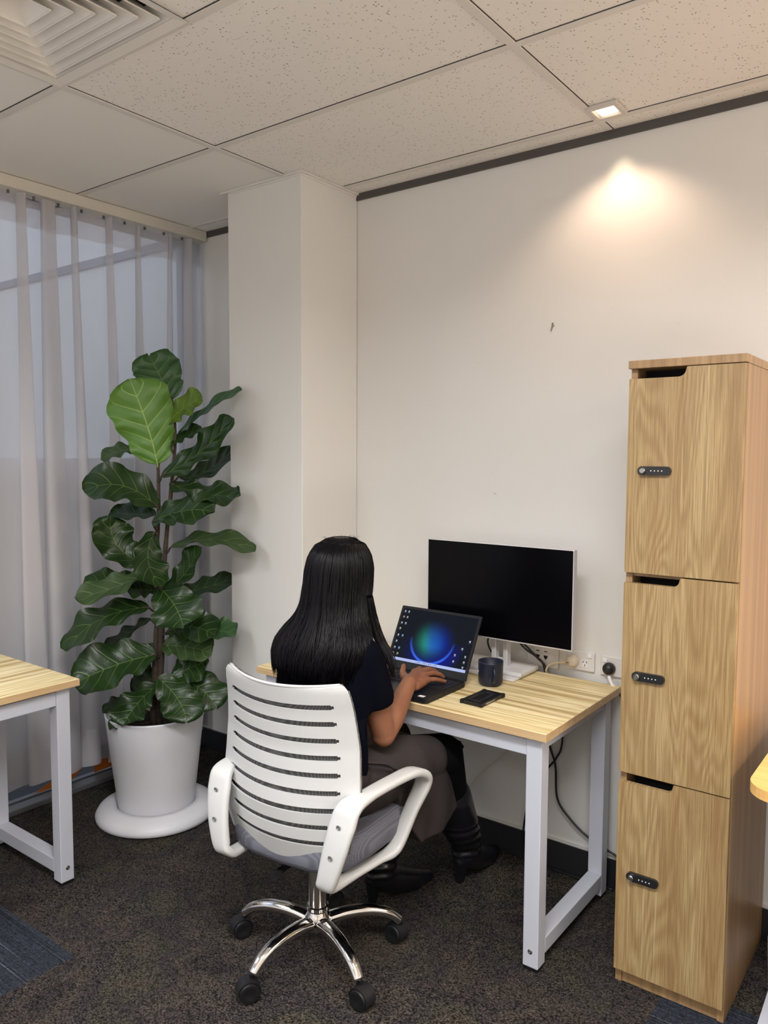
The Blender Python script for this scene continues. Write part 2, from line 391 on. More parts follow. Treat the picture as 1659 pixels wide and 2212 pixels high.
def cap(bm, a, b, ra, rb, seg=16):
    """tapered capsule between two joints"""
    a = V(a); b = V(b); d = (b - a); L = d.length; d.normalize()
    pr = []
    for k in range(7): an = -PI / 2 + PI / 2 * k / 6; pr.append((ra * math.cos(an), ra * math.sin(an)))
    for k in range(7): an = PI / 2 * k / 6; pr.append((rb * math.cos(an), L + rb * math.sin(an)))
    pr[0] = (0, pr[0][1]); pr[-1] = (0, pr[-1][1])
    lathe(bm, pr, a, seg, False, axis=d)
def chain(bm, pts, rads, seg=16):
    for i in range(len(pts) - 1): cap(bm, pts[i], pts[i + 1], rads[i], rads[i + 1], seg)
def hull(bm, pts):
    b2 = bmesh.new()
    for p in pts: b2.verts.new(p)
    bmesh.ops.convex_hull(b2, input=b2.verts)
    me = bpy.data.meshes.new('h'); b2.to_mesh(me); b2.free(); bm.from_mesh(me); bpy.data.meshes.remove(me)
def remeshed(name, bm, m, parent, voxel=0.004, smooth_it=6, extra=None):
    """fuse overlapping volumes into one continuous skin"""
    me = bpy.data.meshes.new(name); bmesh.ops.recalc_face_normals(bm, faces=bm.faces); bm.to_mesh(me); bm.free()
    o = bpy.data.objects.new(name, me); COL.objects.link(o)
    rm = o.modifiers.new('r', 'REMESH'); rm.mode = 'VOXEL'; rm.voxel_size = voxel
    sm = o.modifiers.new('s', 'SMOOTH'); sm.iterations = smooth_it; sm.factor = 0.5
    dg = bpy.context.evaluated_depsgraph_get(); ev = o.evaluated_get(dg)
    me2 = bpy.data.meshes.new_from_object(ev); bpy.data.objects.remove(o); bpy.data.meshes.remove(me)
    b2 = bmesh.new(); b2.from_mesh(me2); bpy.data.meshes.remove(me2)
    if extra: extra(b2)
    return link_mesh(name, b2, m, parent, smooth=True)

# ------------------------------------------------------------------ room shell
XL, XR, YB, YF = -1.09, 4.3, 0.0, -5.1
struct('floor', B((XL - 0.05, YF, -0.05), (XR, 0.02, 0.0)), m_carpet)
HX0, HY1 = -0.0906 + 0.012, -0.1029 - 1.2 - 0.012; HX1, HY0 = HX0 + 0.576, HY1 - 0.576
bm = bmesh.new(); zc0, zc1 = HZ + 0.004, HZ + 0.06
box(bm, (XL - 0.05, HY1, zc0), (XR, 0.02, zc1)); box(bm, (XL - 0.05, YF, zc0), (XR, HY0, zc1)); box(bm, (XL - 0.05, HY0, zc0), (HX0, HY1, zc1)); box(bm, (HX1, HY0, zc0), (XR, HY1, zc1))
box(bm, (XL - 0.05, YF, zc1 + 0.02), (XR, 0.02, zc1 + 0.03))
struct('ceiling', bm, m_ceil)
struct('wall_back', B((-4.2, 0.0, 0.0), (XR, 0.1, HZ + 0.55)), m_wall)
struct('wall_right', B((XR, YF, 0.0), (XR + 0.1, 0.1, HZ + 0.05)), m_wallr)
struct('wall_front', B((XL - 0.1, YF - 0.1, 0.0), (XR, YF, HZ + 0.05)), m_wallr)
# square column against the back wall
PX0, PX1, PY = -0.4228, 0.0, -0.3486
bm = B((PX0, PY, 0.0), (PX1, -0.002, HZ), 0.002, 1); struct('wall_column', bm, m_wall)
# shadow-line strip along the top of the back wall, thin white angle round the column
bm = B((0.0, -0.009, HZ - 0.024), (XR, 0.001, HZ + 0.004)); struct('trim_1', bm, m_dark_trim)
bm = B((XL, -0.009, HZ - 0.024), (PX0, 0.001, HZ + 0.004)); struct('trim_2', bm, m_dark_trim)
bm = bmesh.new(); box(bm, (PX0 - 0.035, PY - 0.014, HZ - 0.004), (PX1 + 0.014, PY, HZ + 0.003)); box(bm, (PX1, PY, HZ - 0.004), (PX1 + 0.014, -0.009, HZ + 0.003))
box(bm, (PX0 + 0.02, PY - 0.003, HZ - 0.012), (PX1, PY, HZ - 0.004)); box(bm, (PX1, PY, HZ - 0.012), (PX1 + 0.003, -0.009, HZ - 0.004))
struct('trim_3', bm, m_white_trim)
# skirting
bm = bmesh.new(); box(bm, (0.0, -0.012, 0.0), (XR, 0.001, 0.105)); struct('baseboard_right', bm, m_skirt)
bm = B((XL, -0.012, 0.0), (PX0, 0.001, 0.105)); struct('baseboard_left', bm, m_skirt)
bm = bmesh.new(); box(bm, (PX0 - 0.012, PY - 0.012, 0.0), (PX1 + 0.012, PY, 0.105)); box(bm, (PX1, PY, 0), (PX1 + 0.012, -0.012, 0.105)); box(bm, (PX0 - 0.012, PY, 0), (PX0, -0.012, 0.105))
struct('baseboard_column', bm, m_skirt)
bm = B((0.0, -0.006, 0.105), (XR, 0.001, 0.117)); struct('trim_4', bm, m_white_trim)
# ceiling grid: tees along x at y = -a - 0.6k, tees along y at x = b + 1.2k
TA, TB = 0.1029, -0.0906
tw = 0.012; zt = HZ - 0.0
bm = bmesh.new()
for k in range(0, 9):
    y = -TA - 0.6 * k
    if k == 0:
        for (x0, x1) in ((PX1 + 0.015, XR), (XL + 0.1, PX0)): box(bm, (x0, y - tw, zt), (x1, y + tw, zt + 0.004))
    else: box(bm, (XL + 0.1, y - tw, zt), (XR, y + tw, zt + 0.004))
for x in (TB, TB + 1.2, TB + 2.4, TB + 3.6):
    y1 = PY if x < 0 else -0.008
    box(bm, (x - tw, YF, zt - 0.0012), (x + tw, y1 - 0.015, zt + 0.004))
struct('trim_5', bm, m_tee)
# dark joint lines beside the tees
bm = bmesh.new()
for k in range(0, 5):
    y = -TA - 0.6 * k
    box(bm, ((PX1 + 0.02) if k == 0 else XL + 0.1, y - tw - 0.0035, HZ + 0.0028), (XR, y - tw, HZ + 0.0038))
for x in (TB, TB + 1.2): box(bm, (x + tw, YF, HZ + 0.0028), (x + tw + 0.003, PY - 0.02 if x < 0 else -0.012, HZ + 0.0038))
struct('trim_6', bm, mat('joint_shadow_gap', (0.05, 0.04, 0.035), 0.9))
# small dents in the wall plaster
bm = bmesh.new()
tube(bm, [(0.9095, -0.0008, 2.022), (0.908, -0.0012, 2.010), (0.903, -0.0008, 1.992)], [0.0035, 0.003, 0.002], 8)
tube(bm, [(0.912, -0.0008, 2.010), (0.9165, -0.0008, 2.013)], [0.0025, 0.0015], 8)
struct('wall_back_mark', bm, m_mark)
bm = bmesh.new(); tube(bm, [(0.676, -0.0005, 1.400), (0.684, -0.0008, 1.396), (0.690, -0.0005, 1.3955)], 0.0012, 6)
for p in ((1.35, 1.98), (1.13, 2.05), (0.6, 1.9), (0.75, 1.55)): tube(bm, [(p[0], -0.0004, p[1]), (p[0] + 0.003, -0.0004, p[1] - 0.002)], 0.0009, 6)
struct('wall_back_scuff', bm, mat('scuff', (0.42, 0.38, 0.34), 0.9))

# ------------------------------------------------------------------ window wall behind the curtain
gx = -1.12
bm = bmesh.new(); box(bm, (gx + 0.012, YF, 0.0), (gx + 0.075, -0.012, 0.024), 0.003, 1); struct('window_1_sill', bm, m_alu)
bm = bmesh.new(); box(bm, (gx - 0.02, YF, 0.0), (gx + 0.008, -0.012, 0.030)); struct('trim_7', bm, m_alu)
bm = bmesh.new()
for y in (-0.035, -1.55, -3.1, -4.6): box(bm, (gx - 0.02, y - 0.02, 0.030), (gx + 0.02, y + 0.02, HZ))
box(bm, (gx - 0.02, YF, HZ - 0.05), (gx + 0.02, -0.012, HZ)); struct('window_1', bm, mat('window_frame_grey', (0.32, 0.33, 0.36), 0.5))
struct('window_2', B((gx - 0.004, YF, 0.030), (gx + 0.002, -0.05, HZ - 0.05)), m_glass)
film = struct('window_3', B((gx + 0.003, YF, 0.135), (gx + 0.005, -0.055, 1.5215)), m_film)
# orange shapes and dark label stuck low on the glass
bm = bmesh.new()
prism(bm, [(-0.90, 0.034), (-0.72, 0.034), (-0.64, 0.09), (-0.60, 0.16), (-0.68, 0.16), (-0.76, 0.085)], 'yz', gx + 0.006, gx + 0.007)
prism(bm, [(-0.60, 0.034), (-0.36, 0.040), (-0.40, 0.10), (-0.60, 0.12)], 'yz', gx + 0.006, gx + 0.007)
prism(bm, [(-0.30, 0.04), (-0.12, 0.04), (-0.12, 0.13), (-0.26, 0.13)], 'yz', gx + 0.006, gx + 0.007)
tag(link_mesh('window_decal', bm, m_orange, loc=(gx, -0.6, 0.034)), 'orange shapes stuck along the bottom of the window glass below the curtain hem', 'decal')
bm = B((gx + 0.0075, -0.60, 0.095), (gx + 0.009, -0.525, 0.16)); lab = link_mesh('window_label', bm, m_black, loc=(gx, -0.56, 0.095))
tag(lab, 'small black label with white lettering low on the window glass', 'label')
bm = bmesh.new()
for (y0, z0, y1, z1) in ((-0.585, 0.105, -0.585, 0.145), (-0.585, 0.105, -0.572, 0.105), (-0.55, 0.105, -0.54, 0.145), (-0.556, 0.128, -0.548, 0.128)):
    tube(bm, [(gx + 0.0095, y0, z0), (gx + 0.0095, y1, z1)], 0.0022, 5)
link_mesh('lettering', bm, m_paper, lab)
bm = bmesh.new(); box(bm, (-4.2, -5.2, -0.1), (gx - 0.05, 0.0, -0.02)); struct('floor_outside', bm, mat('outside_paving', (0.05, 0.05, 0.055), 0.9))
# outside: a dark rail fixed along the wall that carries on past the glass
bm = B((-4.1, -0.02, 2.605), (-1.20, 0.0, 2.65)); struct('trim_8', bm, mat('grey_rail', (0.20, 0.21, 0.25), 0.7))
bm = B((-4.3, -2.6, 0.0), (-4.2, 0.1, 3.2)); struct('wall_outside', bm, mat('sand_brick', (0.60, 0.42, 0.22), 0.8))
spot('outside_wall_lamp', (-3.6, -1.5, 2.9), (-4.2, -1.4, 1.6), 25, (1.0, 0.75, 0.45), 120, 0.6, 0.05)
area('daylight_outside', (-2.7, -2.8, 3.1), 2.2, 22, (0.78, 0.86, 1.0), rot=(math.radians(50), 0, 0), size_y=1.2)

# ------------------------------------------------------------------ curtain and its track
cv = thing('curtain', (-1.0, -1.0, 0.0), 'floor-length sheer grey curtain hanging in pleats before the window wall', 'curtain')
bm = bmesh.new(); rows = 44; y0c, y1c = -2.75, -0.03; cols = 900
def cpos(i, j):
    s_ = i / cols; zf = j / rows                         # zf 0 top, 1 bottom
    y = y0c + (y1c - y0c) * s_
    ph = 2 * PI * (y / 0.145) + 1.1 * math.sin(y * 9.1 + 0.8) + 0.7 * math.sin(y * 17.3 + 2.0) + 0.5 * math.sin(zf * 3.0 + y * 5)
    amp = (0.034 + 0.016 * math.sin(y * 7.7 + 1.3)) * (0.75 + 0.3 * zf) + 0.006 * math.sin(y * 31)
    skew = 0.072 + 0.016 * math.sin(y * 13)
    x = -1.000 + amp * math.sin(ph) + 0.008 * math.sin(ph * 2.3 + zf * 2)
    yy = y + skew * math.cos(ph) * (0.6 + 0.5 * zf) + 0.012 * zf * math.sin(y * 11 + 4 * zf)
    yy = min(yy, -0.016)
    top = 2.592; bot = 0.125 + 0.022 * math.sin(y * 6.1 + 0.6) + 0.008 * math.sin(ph)
    if y < -0.79: bot -= 0.012
    return V((x, yy, top + (bot - top) * zf))
G = [[bm.verts.new(cpos(i, j)) for j in range(rows + 1)] for i in range(cols + 1)]
for i in range(cols):
    for j in range(rows): bm.faces.new((G[i][j], G[i + 1][j], G[i + 1][j + 1], G[i][j + 1]))
link_mesh('fabric_panel', bm, m_sheer, cv, smooth=True)
# doubled hem and heading bands of the same cloth
for nm, j0, j1 in (('hem', 41, 44), ('heading', 0, 2)):
    bm = bmesh.new(); G = [[bm.verts.new(cpos(i, j) + V((0.0025, 0, 0))) for j in range(j0, j1 + 1)] for i in range(cols + 1)]
    for i in range(cols):
        for j in range(j1 - j0): bm.faces.new((G[i][j], G[i + 1][j], G[i + 1][j + 1], G[i][j + 1]))
    link_mesh(nm, bm, m_sheer, cv, smooth=True)
tr = B((-1.04, -3.2, HZ - 0.045), (-0.955, -0.011, HZ + 0.002), 0.002, 1)
track = tag(link_mesh('curtain_track', tr, mat('cream_track', (0.66, 0.62, 0.54), 0.5), loc=(-1.0, -1.0, HZ)), 'cream curtain track fixed under the ceiling along the window wall', 'curtain track')
for k in range(24): link_mesh('glider', B((-0.999, -2.62 + k * 0.108, HZ - 0.058), (-0.991, -2.612 + k * 0.108, HZ - 0.044)), m_alu, track)


# ------------------------------------------------------------------ ceiling air diffuser
dx0, dy1 = TB + 0.003, -TA - 1.2 - 0.003
dc = V((dx0 + 0.297, dy1 - 0.297, HZ))
dif = thing('ceiling_diffuser', dc, 'square white ceiling air diffuser with nested angled louvres', 'air vent')
def sq_ring(bm, h0, z0, h1, z1, th=0.0015):
    c = dc
    def sq(h, z): return [bm.verts.new((c.x + sx_ * h, c.y + sy_ * h, z)) for sx_, sy_ in ((1, 1), (-1, 1), (-1, -1), (1, -1))]
    a = sq(h0, z0); b = sq(h1, z1); a2 = sq(h0 - th, z0 + th); b2 = sq(h1 - th, z1 + th)
    for k in range(4):
        k2 = (k + 1) % 4
        bm.faces.new((a[k], a[k2], b[k2], b[k])); bm.faces.new((a2[k], b2[k], b2[k2], a2[k2]))
        bm.faces.new((a[k], a2[k], a2[k2], a[k2])); bm.faces.new((b[k], b[k2], b2[k2], b2[k]))
m_dif = mat('diffuser_white', (0.74, 0.71, 0.66), 0.45)
bm = bmesh.new(); sq_ring(bm, 0.268, HZ + 0.001, 0.297, HZ - 0.004, 0.001); sq_ring(bm, 0.268, HZ + 0.001, 0.245, HZ + 0.045); link_mesh('frame', bm, m_dif, dif)
for k in range(6):
    h = 0.246 - k * 0.037
    bm = bmesh.new(); sq_ring(bm, h, HZ + 0.001, h - 0.050, HZ + 0.046); sq_ring(bm, h + 0.0005, HZ - 0.0035, h, HZ + 0.001)
    link_mesh('louvre', bm, m_dif, dif)
bm = B((dc.x - 0.27, dc.y - 0.27, HZ + 0.052), (dc.x + 0.27, dc.y + 0.27, HZ + 0.058)); link_mesh('duct_box', bm, m_hole, dif)

# ------------------------------------------------------------------ square recessed downlight
dl = thing('downlight', (1.163, -0.178, HZ), 'small square recessed ceiling downlight, lit, near the back wall', 'ceiling light')
bm = bmesh.new()
for (a, b, c_, d2) in ((1.113, 1.213, -0.228, -0.214), (1.113, 1.213, -0.142, -0.128), (1.113, 1.127, -0.214, -0.142), (1.199, 1.213, -0.214, -0.142)):
    box(bm, (a, c_, HZ - 0.010), (b, d2, HZ + 0.003), 0.0015, 1)
link_mesh('bezel', bm, mat('bezel_white', (0.6, 0.56, 0.52), 0.4), dl)
bm = bmesh.new(); box(bm, (1.134, -0.207, HZ - 0.006), (1.192, -0.149, HZ + 0.0035), 0.004, 2); o = link_mesh('lamp_lens', bm, m_lens, dl); o['label'] = 'glowing lens'

# ------------------------------------------------------------------ desks
def make_desk(L, D, Hd, origin, rotz, label, screwface):
    t_ = thing('desk', origin, label, 'desk', rotz, 'light wood office desks')
    o = link_mesh('desktop', B((0, 0, Hd - 0.025), (L, D, Hd), 0.0012, 1), m_desk, t_, local=True)
    bm = bmesh.new()
    box(bm, (-0.0008, -0.0008, Hd - 0.0245), (L + 0.0008, 0.0, Hd - 0.0012)); box(bm, (-0.0008, D, Hd - 0.0245), (L + 0.0008, D + 0.0008, Hd - 0.0012))
    box(bm, (L, 0, Hd - 0.0245), (L + 0.0008, D, Hd - 0.0012)); box(bm, (-0.0008, 0, Hd - 0.0245), (0, D, Hd - 0.0012))
    link_mesh('edge_band', bm, m_deskedge, o, local=True)
    i, w, zb = 0.024, 0.05, Hd - 0.0255
    for (x, y) in ((i, i), (L - i - w, i), (i, D - i - w), (L - i - w, D - i - w)):
        lg = link_mesh('leg', B((x, y, 0.012), (x + w, y + w, zb), 0.0025, 2), m_metal_white, t_, local=True)
        link_mesh('foot_pad', B((x + 0.002, y + 0.002, 0.0), (x + w - 0.002, y + w - 0.002, 0.0125), 0.002, 1), m_rubber, lg, local=True)
        bm = bmesh.new()
        sy = -1 if y < D / 2 else 1; yy = y if sy < 0 else y + w
        lathe(bm, [(0.0075, 0), (0.0075, 0.0018), (0.0055, 0.0028), (0.003, 0.0028), (0.003, 0.0012), (0, 0.0012)], (x + w / 2, yy, 0.062), 20, True, axis=V((0, sy, 0)))
        sx_ = -1 if x < L / 2 else 1; xx = x if sx_ < 0 else x + w
        if screwface == 'both': lathe(bm, [(0.0075, 0), (0.0075, 0.0018), (0.0055, 0.0028), (0.003, 0.0028), (0.003, 0.0012), (0, 0.0012)], (xx, y + w / 2, 0.062), 20, True, axis=V((sx_, 0, 0)))
        link_mesh('screw', bm, m_steel, lg, smooth=False, local=True)
    for y in (i + 0.004, D - i - 0.034): link_mesh('apron_rail', B((i + w, y, zb - 0.062), (L - i - w, y + 0.03, zb - 0.012), 0.002, 1), m_metal_white, t_, local=True)
    for x in (i, L - i - w):
        link_mesh('side_rail', B((x + 0.005, i + w, zb - 0.042), (x + w - 0.005, D - i - w, zb - 0.002), 0.002, 1), m_metal_white, t_, local=True)
        link_mesh('stretcher', B((x, i + w, 0.040), (x + w, D - i - w, 0.090), 0.0025, 2), m_metal_white, t_, local=True)
    return t_
DX0, DX1, DY0, DY1, DH = 0.022, 1.2078, -0.626, -0.034, 0.7462
make_desk(DX1 - DX0, DY1 - DY0, DH, (DX0, DY0, 0), 0, 'light wood desk with white square metal legs, under the laptop and monitor', 'front')
make_desk(1.2, 0.555, DH, (-0.353, -1.1295 - 1.2, 0), PI / 2, 'light wood desk with white metal legs cut off at the left edge of the photo', 'front')

# round-cornered table at the right edge
rt = thing('side_table', (1.75, -0.64, 0.0), 'table with rounded yellow-wood top beside the tall locker, at the right edge', 'table')
bm = bmesh.new(); pts = [(1.745, -0.03), (3.5, -0.03), (3.5, -0.665)]
for k in range(9): a = math.radians(270 - 90 * k / 8); pts.append((1.745 + 0.075 + 0.075 * math.cos(a), -0.665 + 0.075 + 0.075 * math.sin(a)))
prism(bm, pts, 'xy', 0.722, 0.748); link_mesh('table_top', bm, m_beech, rt)
bm = bmesh.new()
prism(bm, [(1.700, -0.03), (1.775, -0.022), (1.86, -0.35), (1.80, -0.60), (1.765, -0.60), (1.755, -0.30)], 'xy', 0.0, 0.032)
link_mesh('foot', bm, m_metal_white, rt)
for x in (1.80, 3.35): link_mesh('leg', B((x, -0.33, 0.03), (x + 0.05, -0.26, 0.722), 0.003, 1), m_metal_white, rt)
link_mesh('foot', B((3.32, -0.60, 0), (3.42, -0.04, 0.032), 0.004, 1), m_metal_white, rt)

# ------------------------------------------------------------------ locker
LX0, LX1, LY0, LY1, LH = 1.3745, 1.678, -0.478, -0.012, 1.8074
lk = thing('locker', (LX0, LY0, 0), 'tall oak-look locker with three doors and black combination locks', 'locker')
th = 0.018
for x in (LX0, LX1 - th): link_mesh('side_panel', B((x, LY0, 0.0), (x + th, LY1, LH - 0.022), 0.0008, 1), m_side, lk)
o = link_mesh('top_panel', B((LX0 - 0.002, LY0 - 0.020, LH - 0.022), (LX1 + 0.002, LY1, LH), 0.001, 1), m_side, lk)
link_mesh('back_panel', B((LX0 + th, LY1 - 0.006, 0.02), (LX1 - th, LY1, LH - 0.022)), m_hole, lk)
link_mesh('plinth', B((LX0 + th, LY0 + 0.006, 0.0), (LX1 - th, LY0 + 0.022, 0.058)), m_side, lk)
link_mesh('bottom_panel', B((LX0 + th, LY0 + 0.006, 0.058), (LX1 - th, LY1 - 0.008, 0.075)), m_side, lk)
link_mesh('interior', B((LX0 + th, LY0 + 0.07, 0.08), (LX1 - th, LY0 + 0.075, LH - 0.022)), m_hole, lk)
zs = [(1.218, LH - 0.024), (0.640, 1.214), (0.046, 0.636)]
for n, (z0, z1) in enumerate(zs):
    nh, nw, r = 0.026, 0.150, 0.020
    out = [(LX0 + 0.001, z0), (LX1 - 0.0015, z0), (LX1 - 0.0015, z1)]
    xk = LX0 + nw
    out += [(xk + 0.006, z1)]
    for k in range(7): a = math.radians(0 - 90 * k / 6); out.append((xk - r + 0.004 + r * math.cos(a), z1 - nh + r + r * math.sin(a)))
    out += [(LX0 + 0.001, z1 - nh)]
    bm = bmesh.new(); prism(bm, out, 'xz', LY0 - 0.0185, LY0 - 0.0005)
    d_o = link_mesh('door', bm, m_oak[n], lk)
    if n < 2: link_mesh('shelf', B((LX0 + th, LY0 + 0.008, z0 - 0.012), (LX1 - th, LY1 - 0.008, z0 + 0.006)), m_side, lk)
    cz = (z0 + z1) / 2 - 0.004 if n < 2 else (z0 + z1) / 2 - 0.0; cz = (1.5045, 0.927, 0.341)[n]
    bm = bmesh.new(); y0 = LY0 - 0.0185
    prism(bm, rrect(0.090, 0.024, 0.0119, 8, LX0 + 0.079, cz), 'xz', y0 - 0.011, y0)
    lo = link_mesh('lock', bm, m_black, d_o); lo['label'] = 'black combination lock'
    bm = bmesh.new(); lathe(bm, [(0.0085, 0), (0.0085, 0.008), (0.0070, 0.0095), (0.0065, 0.0075), (0.0062, 0.0085), (0, 0.0085)], (LX0 + 0.049, y0 - 0.011, cz), 24, True, axis=V((0, -1, 0)))
    box(bm, (LX0 + 0.048, y0 - 0.021, cz - 0.003), (LX0 + 0.050, y0 - 0.019, cz + 0.003)); link_mesh('key_cylinder', bm, m_steel, d_o)
    bm = bmesh.new()
    for q in range(4): lathe(bm, [(0.0016, 0), (0.0016, 0.001), (0, 0.001)], (LX0 + 0.0715 + q * 0.0098, y0 - 0.0112, cz), 10, True, axis=V((0, -1, 0)))
    link_mesh('dial_digits', bm, m_paper, d_o)

# ------------------------------------------------------------------ power points on the back wall
def plate(name, x0, x1, z0, z1, label, sw, sock, grp=None):
    t_ = thing(name, ((x0 + x1) / 2, -0.01, z0), label, 'power point')
    link_mesh('plate', B((x0, -0.011, z0), (x1, -0.0005, z1), 0.003, 2), m_plate, t_)
    for (sx_, sz_) in sw: link_mesh('switch', B((sx_ - 0.008, -0.0145, sz_ - 0.007), (sx_ + 0.008, -0.0105, sz_ + 0.007), 0.0015, 2), mat('rocker_white', (0.85, 0.85, 0.85), 0.3), t_)
    for (sx_, sz_) in sock:
        bm = bmesh.new()
        for an, ox, oz in ((0.55, -0.0065, 0.004), (-0.55, 0.0065, 0.004), (0, 0, -0.008)):
            b2 = bmesh.new(); box(b2, (-0.0010, -0.0008, -0.0036), (0.0010, 0.0004, 0.0036)); bmesh.ops.rotate(b2, verts=b2.verts, matrix=Matrix.Rotation(an, 3, 'Y'))
            bmesh.ops.translate(b2, verts=b2.verts, vec=(sx_ + ox, -0.0128, sz_ + oz)); me = bpy.data.meshes.new('q'); b2.to_mesh(me); b2.free(); bm.from_mesh(me)
        link_mesh('socket_face', B((sx_ - 0.013, -0.0125, sz_ - 0.016), (sx_ + 0.013, -0.0105, sz_ + 0.012), 0.0012, 1), m_paper, t_)
        link_mesh('socket_slots', bm, m_hole, t_)
    tag(t_, group='power points on the back wall'); return t_
plate('power_point', 0.995, 1.1005, 0.770, 0.842, 'white double power point with an ivory plug in its left socket', [(1.083, 0.828)], [(1.066, 0.800)])
plate('power_point', 1.123, 1.232, 0.768, 0.839, 'white power point half hidden by the locker, holding a black plug', [(1.140, 0.822)], [])
t_ = thing('data_plate', (0.90, -0.01, 0.76), 'white wall plate with two dark data sockets seen below the monitor', 'wall socket')
link_mesh('plate', B((0.835, -0.010, 0.757), (0.962, -0.0005, 0.840), 0.003, 2), m_plate, t_)
for x in (0.880, 0.912):
    bm = bmesh.new(); prism(bm, [(x - 0.008, 0.802), (x + 0.008, 0.802), (x + 0.006, 0.794), (x, 0.786), (x - 0.006, 0.794)], 'xz', -0.0115, -0.0099); box(bm, (x - 0.006, -0.0115, 0.816), (x + 0.006, -0.0099, 0.8185)); link_mesh('port', bm, m_hole, t_)
def plug(name, c, m, label, cabpts, cr_, cm, sleeve=None):
    t_ = thing(name, c, label, 'plug', group='plugs in the power points')
    bm = bmesh.new(); lathe(bm, [(0.021, 0), (0.022, 0.006), (0.020, 0.020), (0.012, 0.028), (0, 0.030)], c, 32, True, axis=V((0, -1, 0)))
    link_mesh('plug_body', bm, m, t_, smooth=True)
    bm = bmesh.new(); tube(bm, catmull(cabpts, 8), cr_, 8); link_mesh('cord', bm, cm, t_, smooth=True)
    if sleeve:
        bm = bmesh.new(); tube(bm, catmull(sleeve, 5), 0.0062, 10); link_mesh('cord_label', bm, m_paper, t_, smooth=True)
    return t_
pc = V((1.023, -0.011, 0.803))
pl = plug('power_plug', pc, m_ivory, 'ivory plug and cord in the power point behind the desk', [pc + V((-0.012, -0.022, -0.002)), pc + V((-0.050, -0.028, -0.010)), pc + V((-0.082, -0.024, -0.024)), pc + V((-0.100, -0.016, -0.050)), pc + V((-0.108, -0.010, -0.10)), (0.80, -0.016, 0.45), (0.66, -0.016, 0.30), (0.55, -0.016, 0.16)], [0.0042] * 33 + [0.0022] * 24, m_ivory)
bm = bmesh.new(); tube(bm, [pc + V((-0.005, -0.015, -0.001)), pc + V((-0.026, -0.024, -0.004)), pc + V((-0.045, -0.027, -0.008))], [0.014, 0.010, 0.006], 12); link_mesh('strain_relief', bm, m_ivory, pl, smooth=True)
pc = V((1.158, -0.011, 0.797))
plug('power_plug', pc, m_black, 'black plug with a white tag on its cord, beside the locker', [pc + V((0.004, -0.024, -0.012)), pc + V((0.02, -0.03, -0.045)), pc + V((0.055, -0.03, -0.085)), pc + V((0.085, -0.025, -0.17)), pc + V((0.09, -0.02, -0.45))], 0.0042, m_black, [pc + V((0.006, -0.027, -0.018)), pc + V((0.02, -0.031, -0.045)), pc + V((0.036, -0.031, -0.062))])
def cable(name, pts, r, m, label, grp=None):
    grp = 'cables of the monitor' if name == 'monitor_cable' else 'cables under the desk'
    bm = bmesh.new(); tube(bm, catmull(pts, 8), r, 8)
    return tag(link_mesh(name, bm, m, loc=pts[0], smooth=True), label, 'cable', grp)
cable('power_cable', [(0.925, -0.018, 0.70), (0.935, -0.022, 0.50), (0.965, -0.022, 0.40), (0.975, -0.022, 0.28), (1.02, -0.022, 0.22), (1.10, -0.022, 0.165), (1.22, -0.022, 0.125)], 0.0042, m_black, 'black cable hanging under the desk and curving right along the wall')
cable('power_cable', [(0.99, -0.020, 0.70), (0.992, -0.026, 0.50), (0.970, -0.028, 0.43), (0.92, -0.028, 0.36), (0.86, -0.026, 0.24), (0.85, -0.026, 0.02), (1.0, -0.03, 0.006), (1.2, -0.03, 0.006)], 0.0038, m_black, 'black cable crossing behind the desk leg down to the carpet')
cable('power_cable', [(1.375, -0.06, 0.36), (1.30, -0.05, 0.30), (1.265, -0.04, 0.24), (1.255, -0.04, 0.16)], 0.0045, m_black, 'short black cable arching between rear desk leg and locker')

# ------------------------------------------------------------------ monitor
MY = -0.19; MX0, MX1, MZ0, MZ1 = 0.503, 1.093, 0.880, 1.2275
mo = thing('monitor', (0.80, -0.12, DH), 'large black-screened monitor with silver frame on a silver stand', 'monitor')
link_mesh('housing', B((MX0, MY, MZ0), (MX1, MY + 0.028, MZ1), 0.003, 2), m_silver, mo)
link_mesh('screen', B((MX0 + 0.003, MY - 0.0012, MZ0 + 0.006), (MX1 - 0.0035, MY + 0.002, MZ1 - 0.003)), m_screen_off, mo)
bm = bmesh.new(); box(bm, (0.72, MY + 0.02, MZ0 + 0.05), (0.90, MY + 0.055, MZ1 - 0.09), 0.01, 3); link_mesh('rear_bulge', bm, m_silver, mo)
bm = bmesh.new()
for x in (0.752, 0.800): box(bm, (x, -0.135, DH + 0.020), (x + 0.018, -0.105, MZ0 + 0.12), 0.002, 1)
box(bm, (0.770, -0.115, DH + 0.02), (0.800, -0.107, DH + 0.05)); box(bm, (0.752, -0.118, MZ0 + 0.05), (0.818, -0.104, MZ0 + 0.12))
link_mesh('stand_column', bm, m_silver, mo)
bm = bmesh.new(); box(bm, (0.625, -0.222, DH + 0.0005), (0.892, -0.045, DH + 0.009), 0.003, 2); link_mesh('stand_base', bm, mat('pale_silver', (0.72, 0.70, 0.70), 0.35), mo)
bm = bmesh.new(); box(bm, (0.60, -0.185, DH + 0.009), (0.900, -0.04, DH + 0.024), 0.004, 2); link_mesh('stand_tray', bm, mat('pale_silver_tray', (0.70, 0.69, 0.69), 0.4), mo)
cable('monitor_cable', [(0.745, -0.10, 0.95), (0.715, -0.075, 0.875), (0.700, -0.07, 0.835), (0.715, -0.065, 0.795), (0.745, -0.06, 0.773)], 0.0036, m_black, 'black cable looping left of the monitor stand column')
cable('monitor_cable', [(0.765, -0.09, 0.90), (0.785, -0.085, 0.855), (0.790, -0.08, 0.82), (0.780, -0.07, 0.785), (0.770, -0.06, 0.772)], 0.0036, m_black, 'black cable seen through the gap in the monitor stand')
